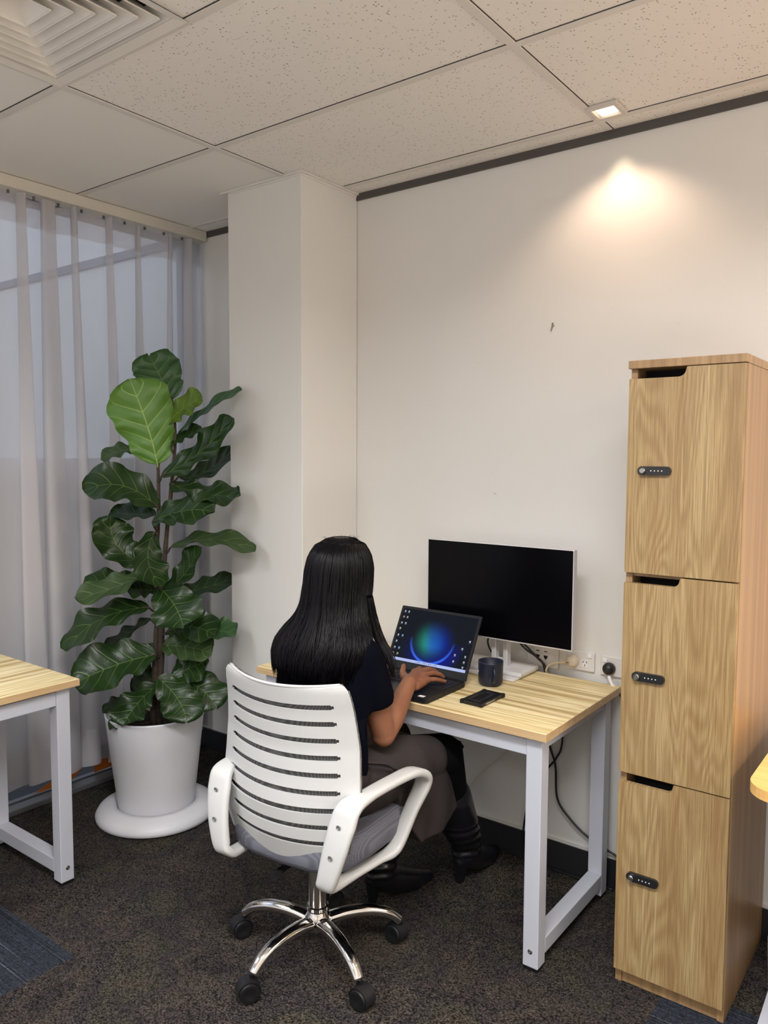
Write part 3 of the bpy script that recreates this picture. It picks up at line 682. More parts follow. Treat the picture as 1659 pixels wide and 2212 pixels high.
cable('monitor_cable', [(0.815, -0.07, 0.95), (0.822, -0.06, 0.865), (0.850, -0.045, 0.835), (0.888, -0.030, 0.795), (0.915, -0.022, 0.765), (0.93, -0.020, 0.70)], 0.0038, m_black, 'black cable running straight down right of the monitor stand')
cable('monitor_cable', [(0.805, -0.075, 0.90), (0.825, -0.055, 0.850), (0.845, -0.040, 0.822), (0.880, -0.030, 0.800), (0.905, -0.020, 0.775), (0.92, -0.020, 0.72)], 0.0034, m_black, 'black cable sagging lowest right of the monitor stand')

# ------------------------------------------------------------------ laptop
lt = thing('laptop', (0.61, -0.49, DH), 'open black laptop with a blue and green glowing wallpaper', 'laptop')
X0, X1, Y0, Y1, ZT = 0.440, 0.787, -0.618, -0.372, DH + 0.019
bm = bmesh.new(); prism(bm, rrect(X1 - X0, Y1 - Y0, 0.012, 5, (X0 + X1) / 2, (Y0 + Y1) / 2), 'xy', DH + 0.003, ZT)
bmesh.ops.bevel(bm, geom=[e for e in bm.edges if abs(e.verts[0].co.z - e.verts[1].co.z) < 1e-5], offset=0.0015, segments=2, affect='EDGES')
link_mesh('base', bm, m_laptop, lt)
lbase = [c for c in lt.children if c.name.startswith('base')][0]
for (x, y) in ((X0 + 0.03, Y0 + 0.02), (X1 - 0.03, Y0 + 0.02), (X0 + 0.03, Y1 - 0.02), (X1 - 0.03, Y1 - 0.02)): link_mesh('rubber_foot', B((x - 0.01, y - 0.004, DH), (x + 0.01, y + 0.004, DH + 0.004)), m_rubber, lbase)
m_key = mat('key_black', (0.014, 0.014, 0.016), 0.5)
k0 = link_mesh('key', B((X0 + 0.018, Y1 - 0.037, ZT), (X0 + 0.035, Y1 - 0.022, ZT + 0.0016), 0.0008, 1), m_key, lbase)
for q in range(6):
    for k in range(16):
        kx = X0 + 0.018 + k * 0.0202; ky = Y1 - 0.022 - q * 0.0188
        if q == 5 and 3 < k < 9: continue
        if q or k:
            kc = k0.copy(); COL.objects.link(kc); kc.location = (k * 0.0202, -q * 0.0188, 0)
link_mesh('space_bar', B((X0 + 0.018 + 4 * 0.0202, Y1 - 0.022 - 5 * 0.0188 - 0.015, ZT), (X0 + 0.018 + 9 * 0.0202 - 0.003, Y1 - 0.022 - 5 * 0.0188, ZT + 0.0016), 0.0008, 1), m_key, lbase)
link_mesh('touchpad', B((X0 + 0.105, Y0 + 0.012, ZT), (X0 + 0.225, Y0 + 0.092, ZT + 0.0005)), mat('touchpad_grey', (0.035, 0.035, 0.038), 0.3), lt)
link_mesh('sticker', B((X1 - 0.040, Y0 + 0.010, ZT), (X1 - 0.018, Y0 + 0.026, ZT + 0.0004)), m_paper, lt)
bm = bmesh.new(); box(bm, (X1 - 0.0005, Y0 + 0.10, DH + 0.008), (X1 + 0.0006, Y0 + 0.114, DH + 0.014)); box(bm, (X1 - 0.0005, Y0 + 0.13, DH + 0.008), (X1 + 0.0006, Y0 + 0.144, DH + 0.014)); link_mesh('side_ports', bm, m_hole, lt)
# lid
ang = math.radians(28); hg = V((0, Y1 - 0.004, ZT + 0.001)); LHt = 0.236
def lidp(u, w, d=0.0):
    """u across 0..1, w metres up the lid, d towards the back"""
    return V((X0 + (X1 - X0) * u, hg.y + math.sin(ang) * w + math.cos(ang) * d, hg.z + math.cos(ang) * w - math.sin(ang) * d))
def lidbox(bm, u0, u1, w0, w1, d0, d1):
    vs = [bm.verts.new(lidp(u, w, d)) for u in (u0, u1) for w in (w0, w1) for d in (d0, d1)]
    for f in ((0, 1, 3, 2), (4, 6, 7, 5), (0, 4, 5, 1), (2, 3, 7, 6), (0, 2, 6, 4), (1, 5, 7, 3)): bm.faces.new([vs[k] for k in f])
bm = bmesh.new(); lidbox(bm, 0, 1, 0, LHt, 0, 0.006)
bmesh.ops.bevel(bm, geom=[e for e in bm.edges], offset=0.002, segments=2, affect='EDGES')
lid = link_mesh('lid', bm, m_laptop, lt)
m_scr = mat('laptop_wallpaper', (0.0, 0.0, 0.0), 0.5, spec=0.12); t = NT(m_scr)
uv = t.n('ShaderNodeUVMap'); s_ = t.sep(uv.outputs[0]); u, v = s_[0], s_[1]
dxn = t.math('MULTIPLY', t.math('SUBTRACT', u, 0.50), 1.55); dyn = t.math('SUBTRACT', v, 0.47)
dd = t.math('SQRT', t.math('ADD', t.math('MULTIPLY', dxn, dxn), t.math('MULTIPLY', dyn, dyn)))
mr = t.n('ShaderNodeMapRange', interpolation_type='SMOOTHSTEP'); t.l(dd, mr.inputs[0]); mr.inputs[1].default_value = 0.47; mr.inputs[2].default_value = 0.08; mr.inputs[3].default_value = 0; mr.inputs[4].default_value = 1
glow = t.math('MULTIPLY', mr.outputs[0], t.math('SUBTRACT', 1.05, t.math('MULTIPLY', t.math('ABSOLUTE', t.math('SUBTRACT', v, 0.36)), 1.9)), clamp=True)
gcol = t.ramp(t.math('ADD', u, t.math('MULTIPLY', v, 0.15)), [(0.30, (0.01, 0.10, 0.03)), (0.46, (0.02, 0.26, 0.22)), (0.56, (0.015, 0.13, 0.45)), (0.75, (0.0, 0.03, 0.42))])
rg = t.math('ABSOLUTE', t.math('SUBTRACT', dd, 0.43))
mr2 = t.n('ShaderNodeMapRange', interpolation_type='SMOOTHSTEP'); t.l(rg, mr2.inputs[0]); mr2.inputs[1].default_value = 0.036; mr2.inputs[2].default_value = 0.0; mr2.inputs[3].default_value = 0; mr2.inputs[4].default_value = 1
low = t.math('MULTIPLY', t.math('SUBTRACT', 0.50, v), 2.6, clamp=True)
cres = t.math('MULTIPLY', mr2.outputs[0], low)
halo = t.math('MULTIPLY', t.math('MULTIPLY', t.math('SUBTRACT', 1.0, t.math('MULTIPLY', t.math('ABSOLUTE', t.math('SUBTRACT', dd, 0.45)), 4.5)), low), t.math('MULTIPLY', u, 1.0), clamp=True)
em = t.mix(glow, (0.006, 0.008, 0.014), gcol)
em = t.mix(t.math('MULTIPLY', halo, 0.8), em, (0.0, 0.01, 0.42))
em = t.mix(cres, em, (0.05, 0.16, 0.95))
t.b.inputs['Base Color'].default_value = (0.003, 0.003, 0.004, 1); t.l(em, t.b.inputs['Emission Color']); t.b.inputs['Emission Strength'].default_value = 0.95
bm = bmesh.new(); uvl = bm.loops.layers.uv.new('UVMap')
q = [(0.03, 0.028), (0.97, 0.028), (0.97, LHt - 0.010), (0.03, LHt - 0.010)]
vs = [bm.verts.new(lidp(a, b, -0.0006)) for a, b in q]; f = bm.faces.new(vs)
for lp_, uvc in zip(f.loops, ((0, 0), (1, 0), (1, 1), (0, 1))): lp_[uvl].uv = uvc
ext = bmesh.ops.extrude_face_region(bm, geom=[f])
scr = link_mesh('screen', bm, m_scr, lt)
m_bar = mat('taskbar_glow', (0.1, 0.1, 0.1), 0.4, emis=srgb(158, 176, 232), estr=0.9)
def scrquad(bm, u0, v0, u1, v1, d=-0.0010, mi=0):
    uu = lambda a: 0.03 + 0.94 * a; ww = lambda b: 0.028 + (LHt - 0.038) * b
    f = bm.faces.new([bm.verts.new(lidp(uu(a), ww(b), d)) for a, b in ((u0, v0), (u1, v0), (u1, v1), (u0, v1))]); f.material_index = mi
bm = bmesh.new(); scrquad(bm, 0, 0, 1, 0.052); link_mesh('taskbar', bm, m_bar, scr)
ic = [mat('icon_pale', (0.1, 0.1, 0.1), 0.4, emis=(0.32, 0.38, 0.46), estr=0.8), mat('icon_blue', (0.1, 0.1, 0.1), 0.4, emis=(0.10, 0.35, 0.75), estr=0.8), mat('icon_red', (0.1, 0.1, 0.1), 0.4, emis=(0.6, 0.16, 0.08), estr=0.8), mat('icon_green', (0.1, 0.1, 0.1), 0.4, emis=(0.25, 0.5, 0.12), estr=0.8), mat('icon_dark', (0.1, 0.1, 0.1), 0.4, emis=(0.02, 0.04, 0.12), estr=0.8), mat('caption_grey', (0.1, 0.1, 0.1), 0.4, emis=(0.16, 0.18, 0.22), estr=0.8)]
for (a, b, mi) in [(0.035, 0.93, 0), (0.085, 0.93, 0), (0.035, 0.82, 2), (0.085, 0.82, 0), (0.030, 0.70, 0), (0.085, 0.70, 0), (0.030, 0.59, 3), (0.030, 0.46, 0), (0.090, 0.46, 1), (0.030, 0.34, 0), (0.030, 0.22, 0), (0.090, 0.22, 1), (0.030, 0.11, 2), (0.090, 0.11, 3),
                   (0.965, 0.55, 0), (0.895, 0.40, 0), (0.825, 0.27, 0), (0.955, 0.27, 0), (0.955, 0.17, 0), (0.825, 0.155, 0), (0.955, 0.075, 0)]:
    bm = bmesh.new(); scrquad(bm, a - 0.010, b - 0.002, a + 0.010, b + 0.028, -0.0012)
    link_mesh('desktop_icon', bm, ic[mi], scr)
    bm = bmesh.new(); scrquad(bm, a - 0.013, b - 0.017, a + 0.013, b - 0.012, -0.0012); link_mesh('icon_caption', bm, ic[5], scr)
for k in range(12):
    bm = bmesh.new(); scrquad(bm, 0.36 + k * 0.024, 0.016, 0.372 + k * 0.024, 0.038, -0.0012); link_mesh('taskbar_icon', bm, ic[4 if k % 3 else 1], scr)

# ------------------------------------------------------------------ mug and phone
mc = V((0.838, -0.292, DH))
mg = thing('mug', mc, 'dark navy mug with small white lettering, standing between laptop and monitor stand', 'mug')
bm = bmesh.new(); lathe(bm, [(0, 0.001), (0.032, 0.001), (0.039, 0.006), (0.0425, 0.014), (0.0435, 0.080), (0.0435, 0.085), (0.0405, 0.085), (0.0400, 0.020), (0.035, 0.010), (0, 0.008)], mc, 48, False)
link_mesh('cup', bm, m_navy, mg, smooth=True)
hd = V((0.66, -0.75, 0)).normalized()
bm = bmesh.new(); tube(bm, catmull([mc + hd * 0.041 + V((0, 0, 0.070)), mc + hd * 0.060 + V((0, 0, 0.068)), mc + hd * 0.068 + V((0, 0, 0.048)), mc + hd * 0.060 + V((0, 0, 0.027)), mc + hd * 0.041 + V((0, 0, 0.019))], 6), 0.0052, 12, flat=1.0); link_mesh('handle', bm, m_navy, mg, smooth=True)
bm = bmesh.new()
for k in range(3):
    a = math.radians(212 + k * 6); p = mc + V((math.cos(a), math.sin(a), 0)) * 0.0437
    tg = V((-math.sin(a), math.cos(a), 0))
    for off, zz in ((-0.0012, 0), (0.0012, 0)): tube(bm, [p + tg * off + V((0, 0, 0.046)), p + tg * off + V((0, 0, 0.051))], 0.00045, 5)
    tube(bm, [p - tg * 0.0012 + V((0, 0, 0.0508)), p + tg * 0.0012 + V((0, 0, 0.0508))], 0.00045, 5)
link_mesh('lettering', bm, m_paper, mg)
ph = thing('phone', (0.905, -0.462, DH), 'phone lying face down in a rugged black case on the desk', 'phone', rotz=math.radians(-2))
bm = bmesh.new(); prism(bm, rrect(0.078, 0.142, 0.011, 5), 'xy', 0.0005, 0.0125)
bmesh.ops.bevel(bm, geom=[e for e in bm.edges if abs(e.verts[0].co.z - e.verts[1].co.z) < 1e-5], offset=0.002, segments=2, affect='EDGES')
link_mesh('case', bm, m_phone, ph, local=True)
bm = bmesh.new()
for x in (-0.022, 0.014): box(bm, (x, -0.052, 0.012), (x + 0.008, 0.040, 0.0155), 0.0012, 2)
box(bm, (-0.022, 0.036, 0.012), (0.022, 0.046, 0.0155), 0.0012, 2); box(bm, (-0.03, -0.062, 0.012), (0.03, -0.052, 0.0150), 0.0012, 2); link_mesh('ribs', bm, mat('gloss_black', (0.02, 0.02, 0.02), 0.15), ph, local=True)
link_mesh('kickstand', B((0.0392, -0.045, 0.004), (0.0406, 0.010, 0.0095), 0.0005, 1), m_steel, ph, local=True)
for sx_ in (-1, 1):
    for sy_ in (-1, 1): link_mesh('corner_guard', B((sx_ * 0.036 - 0.006, sy_ * 0.066 - 0.008, 0.0003), (sx_ * 0.036 + 0.006, sy_ * 0.066 + 0.008, 0.0140), 0.003, 2), m_rubber, ph, local=True)

# ------------------------------------------------------------------ plant saucer, pot and fiddle-leaf fig
SC = V((-0.597, -0.63, 0))
bm = bmesh.new(); lathe(bm, [(0, 0.0), (0.235, 0.0), (0.250, 0.008), (0.252, 0.022), (0.242, 0.040), (0.222, 0.052), (0.190, 0.060), (0.168, 0.062), (0.162, 0.040), (0, 0.036)], SC, 96, False)
tag(link_mesh('plant_saucer', bm, m_pot, loc=SC, smooth=True), 'wide rounded white saucer under the big plant pot on the carpet', 'saucer')
PB = SC + V((0, 0, 0.040))
fg = thing('potted_fig', PB, 'tall fiddle-leaf fig plant in a tapered white pot before the curtain', 'plant')
bm = bmesh.new(); lathe(bm, [(0, 0.0), (0.150, 0.0), (0.156, 0.004), (0.160, 0.02), (0.2045, 0.405), (0.206, 0.410), (0.201, 0.412), (0.197, 0.405), (0.190, 0.34), (0, 0.335)], PB, 96, False); link_mesh('pot', bm, m_pot, fg, smooth=True)
bm = bmesh.new(); lathe(bm, [(0.189, 0.336), (0.18, 0.352), (0.1, 0.362), (0, 0.358)], PB, 48, False); link_mesh('soil', bm, m_soil, fg, smooth=True)
STEMS = [([[-0.585, -0.650, 0.38], [-0.578, -0.640, 0.627], [-0.578, -0.621, 0.92], [-0.591, -0.614, 1.115], [-0.59, -0.600, 1.31], [-0.590, -0.600, 1.51]], [0.016, 0.014, 0.011, 0.009, 0.0075, 0.006]),
         ([[-0.560, -0.640, 0.38], [-0.560, -0.625, 0.686], [-0.562, -0.607, 0.959], [-0.562, -0.589, 1.154], [-0.551, -0.565, 1.388], [-0.543, -0.545, 1.603], [-0.560, -0.540, 1.760]], [0.017, 0.014, 0.011, 0.009, 0.008, 0.006, 0.004])]
stem_curves = []
for pts, rr in STEMS:
    cc = catmull(pts, 6); n = len(cc)
    rad = [rr[min(int(i / (n - 1) * (len(rr) - 1)), len(rr) - 2)] * (1 - (i / (n - 1) * (len(rr) - 1)) % 1) + rr[min(int(i / (n - 1) * (len(rr) - 1)) + 1, len(rr) - 1)] * ((i / (n - 1) * (len(rr) - 1)) % 1) for i in range(n)]
    rad = [r_ * (1.12 if i % 3 == 0 else 1.0) for i, r_ in enumerate(rad)]
    bm = bmesh.new(); tube(bm, cc, rad, 12); link_mesh('stem', bm, m_bark, fg, smooth=True); stem_curves.append(cc)
bm = bmesh.new()
for (a, b, c_) in (((-0.585, -0.61, 1.33), (-0.563, -0.595, 1.318), (-0.545, -0.585, 1.295)), ((-0.552, -0.572, 1.34), (-0.53, -0.565, 1.30), (-0.535, -0.56, 1.285)), ((-0.59, -0.615, 1.29), (-0.575, -0.62, 1.26), (-0.585, -0.62, 1.235))): tube(bm, catmull([a, b, c_], 4), 0.0022, 6)
link_mesh('twigs', bm, m_bark, fg, smooth=True)
LEAVES=[
  ((-0.57, -0.537, 1.774), (-0.634, -0.545, 1.868), (-0.699, -0.554, 1.964), (-0.417, -0.81, -0.413), 0.11, 'm') ,
  ((-0.582, -0.609, 1.505), (-0.597, -0.649, 1.672), (-0.631, -0.702, 1.85), (-0.582, -0.76, -0.29), 0.142, 'l') ,
  ((-0.556, -0.574, 1.67), (-0.49, -0.536, 1.738), (-0.423, -0.501, 1.775), (0.763, -0.188, -0.618), 0.07, 'y') ,
  ((-0.545, -0.533, 1.622), (-0.422, -0.461, 1.733), (-0.298, -0.392, 1.811), (0.766, -0.551, -0.331), 0.06, 'm') ,
  ((-0.547, -0.613, 1.454), (-0.394, -0.531, 1.557), (-0.275, -0.473, 1.696), (0.81, -0.251, -0.53), 0.085, 'd') ,
  ((-0.539, -0.57, 1.577), (-0.489, -0.528, 1.622), (-0.438, -0.488, 1.643), (0.724, -0.518, -0.456), 0.06, 'd') ,
  ((-0.672, -0.634, 1.559), (-0.736, -0.683, 1.555), (-0.798, -0.733, 1.52), (0.609, -0.546, -0.575), 0.06, 'o') ,
  ((-0.574, -0.508, 1.445), (-0.538, -0.384, 1.468), (-0.485, -0.263, 1.582), (0.724, -0.412, -0.553), 0.07, 'd') ,
  ((-0.573, -0.619, 1.324), (-0.67, -0.728, 1.413), (-0.758, -0.841, 1.388), (0.301, -0.644, -0.703), 0.11, 'd') ,
  ((-0.534, -0.581, 1.421), (-0.395, -0.511, 1.378), (-0.259, -0.441, 1.374), (0.446, -0.745, -0.495), 0.085, 'd') ,
  ((-0.569, -0.647, 1.26), (-0.424, -0.602, 1.312), (-0.28, -0.562, 1.311), (0.545, -0.524, -0.654), 0.095, 'd') ,
  ((-0.619, -0.595, 1.285), (-0.709, -0.643, 1.287), (-0.8, -0.693, 1.29), (0.505, -0.703, -0.502), 0.07, 'd') ,
  ((-0.641, -0.655, 1.085), (-0.711, -0.725, 1.165), (-0.72, -0.746, 1.283), (-0.176, -0.893, -0.415), 0.095, 'd') ,
  ((-0.552, -0.651, 1.218), (-0.535, -0.698, 1.111), (-0.451, -0.695, 1.006), (-0.103, -0.994, -0.041), 0.08, 'd') ,
  ((-0.521, -0.596, 1.152), (-0.358, -0.507, 1.19), (-0.194, -0.425, 1.144), (0.536, -0.744, -0.399), 0.07, 'o') ,
  ((-0.54, -0.628, 0.955), (-0.447, -0.581, 1.049), (-0.386, -0.556, 1.164), (0.891, -0.289, -0.35), 0.08, 'd') ,
  ((-0.632, -0.628, 1.034), (-0.729, -0.716, 0.998), (-0.827, -0.801, 1.026), (0.531, -0.664, -0.527), 0.08, 'd') ,
  ((-0.555, -0.654, 1.071), (-0.638, -0.767, 1.002), (-0.749, -0.899, 0.956), (0.68, -0.542, -0.494), 0.08, 'o') ,
  ((-0.554, -0.539, 0.95), (-0.52, -0.407, 0.96), (-0.480, -0.271, 0.995), (0.63, -0.64, -0.44), 0.07, 'd') ,
  ((-0.572, -0.639, 0.972), (-0.604, -0.687, 0.978), (-0.636, -0.736, 0.984), (0.506, -0.711, -0.488), 0.07, 'd') ,
  ((-0.524, -0.651, 0.989), (-0.413, -0.661, 0.927), (-0.326, -0.69, 0.854), (-0.46, -0.756, -0.465), 0.11, 'd') ,
  ((-0.584, -0.666, 0.902), (-0.707, -0.807, 0.861), (-0.792, -0.927, 0.739), (0.716, -0.425, -0.554), 0.095, 'd') ,
  ((-0.622, -0.626, 0.839), (-0.711, -0.68, 0.772), (-0.801, -0.736, 0.705), (0.737, -0.622, -0.265), 0.06, 'd') ,
  ((-0.526, -0.678, 0.713), (-0.616, -0.812, 0.68), (-0.701, -0.944, 0.618), (0.632, -0.406, -0.66), 0.125, 'd') ,
  ((-0.512, -0.622, 0.806), (-0.405, -0.582, 0.83), (-0.297, -0.547, 0.8), (0.426, -0.684, -0.592), 0.085, 'd') ,
  ((-0.448, -0.535, 0.804), (-0.366, -0.492, 0.805), (-0.284, -0.451, 0.792), (0.489, -0.741, -0.461), 0.07, 'm') ,
  ((-0.546, -0.628, 0.737), (-0.442, -0.581, 0.739), (-0.338, -0.536, 0.718), (0.386, -0.684, -0.619), 0.085, 'o') ,
  ((-0.513, -0.604, 0.598), (-0.441, -0.564, 0.647), (-0.369, -0.525, 0.679), (0.672, -0.342, -0.657), 0.09, 'd') ,
  ((-0.515, -0.682, 0.587), (-0.533, -0.77, 0.52), (-0.524, -0.839, 0.456), (0.879, -0.134, -0.458), 0.085, 'd') ,
  ((-0.496, -0.689, 0.623), (-0.384, -0.674, 0.548), (-0.315, -0.692, 0.475), (-0.279, -0.855, -0.437), 0.09, 'd') ,
  ((-0.503, -0.62, 0.61), (-0.379, -0.567, 0.571), (-0.296, -0.55, 0.495), (0.009, -0.782, -0.623), 0.09, 'd') ,
  ((-0.58, -0.628, 0.61), (-0.634, -0.654, 0.567), (-0.688, -0.68, 0.524), (0.774, -0.31, -0.551), 0.08, 'd') ,
  ((-0.686, -0.706, 0.496), (-0.726, -0.737, 0.479), (-0.765, -0.77, 0.447), (0.71, -0.626, -0.323), 0.05, 'd') ,
  ((-0.581, -0.795, 0.441), (-0.599, -0.821, 0.441), (-0.616, -0.847, 0.442), (0.593, -0.722, -0.356), 0.04, 'd') ,
  ((-0.602, -0.598, 0.712), (-0.649, -0.618, 0.669), (-0.695, -0.638, 0.625), (0.825, -0.336, -0.454), 0.07, 'd') ,
  ((-0.593, -0.578, 0.851), (-0.554, -0.529, 0.848), (-0.514, -0.481, 0.846), (0.471, -0.619, -0.628), 0.07, 'd') ,
]

WP = [(0, .08), (0.04, .34), (0.10, .52), (.22, .68), (.34, .74), (.46, .84), (.58, .96), (.70, 1.0), (.82, .95), (.91, .77), (.96, .54), (1, .06)]
def wprof(s_):
    for (a, b), (c_, d2) in zip(WP, WP[1:]):
        if s_ <= c_:
            k = (s_ - a) / (c_ - a); k = k * k * (3 - 2 * k) * 0.5 + k * 0.5; return b + (d2 - b) * k
    return 0.06
def leaf(Bp, Cp, Tp, Vd, w, m, idx):
    rnd = random.Random(idx * 13 + 5)
    Bp, Cp, Tp, Vd = V(Bp), V(Cp), V(Tp), V(Vd).normalized()
    P1 = Cp * 2 - (Bp + Tp) / 2
    cur = lambda s_: Bp * (1 - s_) ** 2 + P1 * 2 * s_ * (1 - s_) + Tp * s_ * s_
    bm = bmesh.new(); uvl = bm.loops.layers.uv.new('UVMap'); NS, NTt = 34, 16
    ph1, ph2 = rnd.uniform(0, 6), rnd.uniform(0, 6); fold = rnd.uniform(0.10, 0.24); ruf = rnd.uniform(0.07, 0.13)
    g = []; uvs = {}
    for i in range(NS + 1):
        s_ = i / NS; p = cur(s_); d = (cur(min(s_ + 0.02, 1)) - cur(max(s_ - 0.02, 0))).normalized()
        side = (Vd - d * Vd.dot(d)).normalized(); nrm = side.cross(d)
        if nrm.z < 0: nrm = -nrm
        row = []
        for j in range(NTt + 1):
            t_ = j / NTt * 2 - 1; ww = w * wprof(s_)
            ww *= 1 + 0.05 * math.sin(s_ * 23 + ph1 + (2 if t_ > 0 else 0)) * (abs(t_) ** 2)
            lift = fold * w * (abs(t_) ** 1.4) * wprof(s_) + ruf * w * 1.6 * (abs(t_) ** 2.2) * math.sin(s_ * 17 + (ph1 if t_ > 0 else ph2)) * min(1, s_ * 4)
            q_ = (s_ - 0.26 * abs(t_)) * 5.6
            lift += w * 0.022 * math.cos(2 * PI * q_) * -1 * (1 - abs(t_) ** 3) * min(1, abs(t_) * 4)
            back = -0.10 * w * (t_ * t_) * (1 if s_ > 0.5 else 0.3)
            fwd = (0.05 if s_ < 0.06 else 0)
            vtx = bm.verts.new(p + side * ww * t_ * (1 - 0.06 * abs(t_)) + nrm * lift + d * back * (1 - s_))
            row.append(vtx); uvs[vtx] = (t_, s_)
        g.append(row)
    for i in range(NS):
        for j in range(NTt):
            f = bm.faces.new((g[i][j], g[i][j + 1], g[i + 1][j + 1], g[i + 1][j]))
            for lp_ in f.loops: lp_[uvl].uv = uvs[lp_.vert]
    o = link_mesh('leaf', bm, LM[m], fg, smooth=True)
    # petiole from the nearest stem
    tgt = min((q_ for cc in stem_curves for q_ in cc if q_.z < Bp.z + 0.03), key=lambda q_: (q_ - (Bp - V((0, 0, 0.03)))).length)
    md = (tgt + Bp) / 2 + V((0, 0, -0.006))
    b2 = bmesh.new(); d1 = (cur(0.05) - Bp)
    tube(b2, catmull([tgt, md, Bp, cur(0.06)], 4), [0.0042] * 12 + [0.0028], 7); link_mesh('petiole', b2, LM[m] if m in 'ly' else m_bark, o, smooth=True)
    return o
for i_, a in enumerate(LEAVES): leaf(*a, i_)

# ------------------------------------------------------------------ office chair (own frame: +y forward, origin on the floor)
CO = V((0.610, -0.942, 0.0))
ch = thing('office_chair', CO, 'white office chair with slotted back, grey seat and chrome five-star base', 'chair', rotz=math.radians(5.0))
HB = V((-0.009, 0.014, 0))                                 # column axis
bm = bmesh.new(); lathe(bm, [(0, 0.085), (0.027, 0.085), (0.034, 0.092), (0.040, 0.105), (0.040, 0.128), (0.031, 0.142), (0.027, 0.150), (0, 0.150)], HB, 40, False); link_mesh('hub', bm, m_chrome, ch, smooth=False, local=True, auto=35)
bm = bmesh.new(); lathe(bm, [(0.026, 0.150), (0.034, 0.152), (0.034, 0.162), (0.029, 0.164), (0.029, 0.300), (0.021, 0.302), (0.021, 0.345), (0, 0.345)], HB, 36, True); link_mesh('gas_column', bm, m_chrome, ch, local=True, auto=35)
bm = bmesh.new(); lathe(bm, [(0.0265, 0.144), (0.0300, 0.146), (0.0300, 0.152), (0.0265, 0.153)], HB, 36, True); link_mesh('column_collar', bm, m_black, ch, local=True, smooth=True)
for k in range(5):
    a = math.radians(190 + 72 * k + (0, 0, -1, 0, 0)[k]); d = V((math.cos(a), math.sin(a), 0)); sd = V((-d.y, d.x, 0))
    pts = catmull([HB + d * 0.025 + V((0, 0, 0.112)), HB + d * 0.09 + V((0, 0, 0.124)), HB + d * 0.165 + V((0, 0, 0.122)), HB + d * 0.225 + V((0, 0, 0.104)), HB + d * 0.262 + V((0, 0, 0.074))], 6)
    n = len(pts); bm = bmesh.new(); tube(bm, pts, [0.0240 - 0.0070 * (i / (n - 1)) for i in range(n)], 18, flat=0.86); lg = link_mesh('base_leg', bm, m_chrome, ch, smooth=True, local=True)
    e = HB + d * 0.262
    sw = a + (0.9, -0.5, 0.35, 2.2, -1.1)[k]; r_ = V((math.cos(sw), math.sin(sw), 0)); ax = V((-r_.y, r_.x, 0)); wc = e + r_ * 0.012 + V((0, 0, 0.0300))
    ca = link_mesh('caster', (lambda b: tube(b, [e + V((0, 0, 0.045)), e + V((0, 0, 0.078))], 0.0085, 14) and b)(bmesh.new()), m_black, ch, local=True)
    for s_ in (-1, 1):
        bm = bmesh.new(); lathe(bm, [(0, -0.0105), (0.020, -0.0105), (0.0270, -0.009), (0.0300, -0.004), (0.0300, 0.004), (0.0270, 0.009), (0.018, 0.0105), (0.012, 0.008), (0, 0.008)], wc + ax * (0.0155 * s_), 28, False, axis=ax * s_); link_mesh('wheel', bm, m_rubber, ca, local=True, auto=40)
    bm = bmesh.new(); NN = 14; pr = []
    for q in range(NN + 1): an = math.radians(-8 + 196 * q / NN); pr.append((math.cos(an) * 0.0345, math.sin(an) * 0.0345))
    for q in range(NN, -1, -1): an = math.radians(-8 + 196 * q / NN); pr.append((math.cos(an) * 0.0315, math.sin(an) * 0.0315))
    A_ = [bm.verts.new(wc + r_ * p[0] + V((0, 0, p[1])) - ax * 0.020) for p in pr]; B_ = [bm.verts.new(wc + r_ * p[0] + V((0, 0, p[1])) + ax * 0.020) for p in pr]
    m_ = len(pr); bm.faces.new(A_); bm.faces.new(B_)
    for q in range(m_): bm.faces.new((A_[q], B_[q], B_[(q + 1) % m_], A_[(q + 1) % m_]))
    link_mesh('caster_hood', bm, m_black, ca, local=True, auto=40)
# mechanism
bm = bmesh.new(); box(bm, (HB.x - 0.06, -0.10, 0.335), (HB.x + 0.06, 0.13, 0.372), 0.01, 2); box(bm, (-0.21, -0.13, 0.366), (0.21, -0.06, 0.376), 0.002, 1); box(bm, (-0.21, 0.04, 0.366), (0.21, 0.10, 0.376), 0.002, 1)
tube(bm, [(HB.x - 0.05, -0.02, 0.35), (-0.20, -0.05, 0.345)], 0.005, 8); tube(bm, [(HB.x, -0.10, 0.350), (HB.x, -0.20, 0.352)], 0.012, 10)
link_mesh('tilt_mechanism', bm, m_black, ch, local=True)
# seat cushion
bm = bmesh.new(); NU, NV2 = 48, 14; rings = []
def seatpt(th_, lv):
    # lv -1 bottom edge .. 1 top centre handled by scale
    ct, st = math.cos(th_), math.sin(th_); ex = 0.42
    x = math.copysign(abs(ct) ** ex, ct); y = math.copysign(abs(st) ** ex, st)
    return x, y
prof = [(0.90, -0.010), (0.97, -0.004), (1.0, 0.012), (1.0, 0.035), (0.985, 0.056), (0.95, 0.070), (0.88, 0.078), (0.75, 0.082), (0.5, 0.080), (0.25, 0.077)]
for sc_, z in prof:
    rg = []
    for k in range(NU):
        x, y = seatpt(2 * PI * k / NU, 0); X = x * 0.224 * sc_ + 0.012; Y = y * 0.228 * sc_ + 0.035
        dip = -0.030 * max(0, (Y - 0.12) / 0.13) ** 2 + 0.018 * (abs(X) / 0.235) ** 2 - 0.008 * max(0, (-Y - 0.1) / 0.1)
        rg.append(bm.verts.new((X, Y, 0.400 + z + dip * (0.3 + sc_ * 0.7))))
    rings.append(rg)
for a, b in zip(rings, rings[1:]):
    for k in range(NU): bm.faces.new((a[k], a[(k + 1) % NU], b[(k + 1) % NU], b[k]))
bm.faces.new(rings[0]); bm.faces.new(rings[-1])
link_mesh('seat', bm, m_seat, ch, smooth=True, local=True)
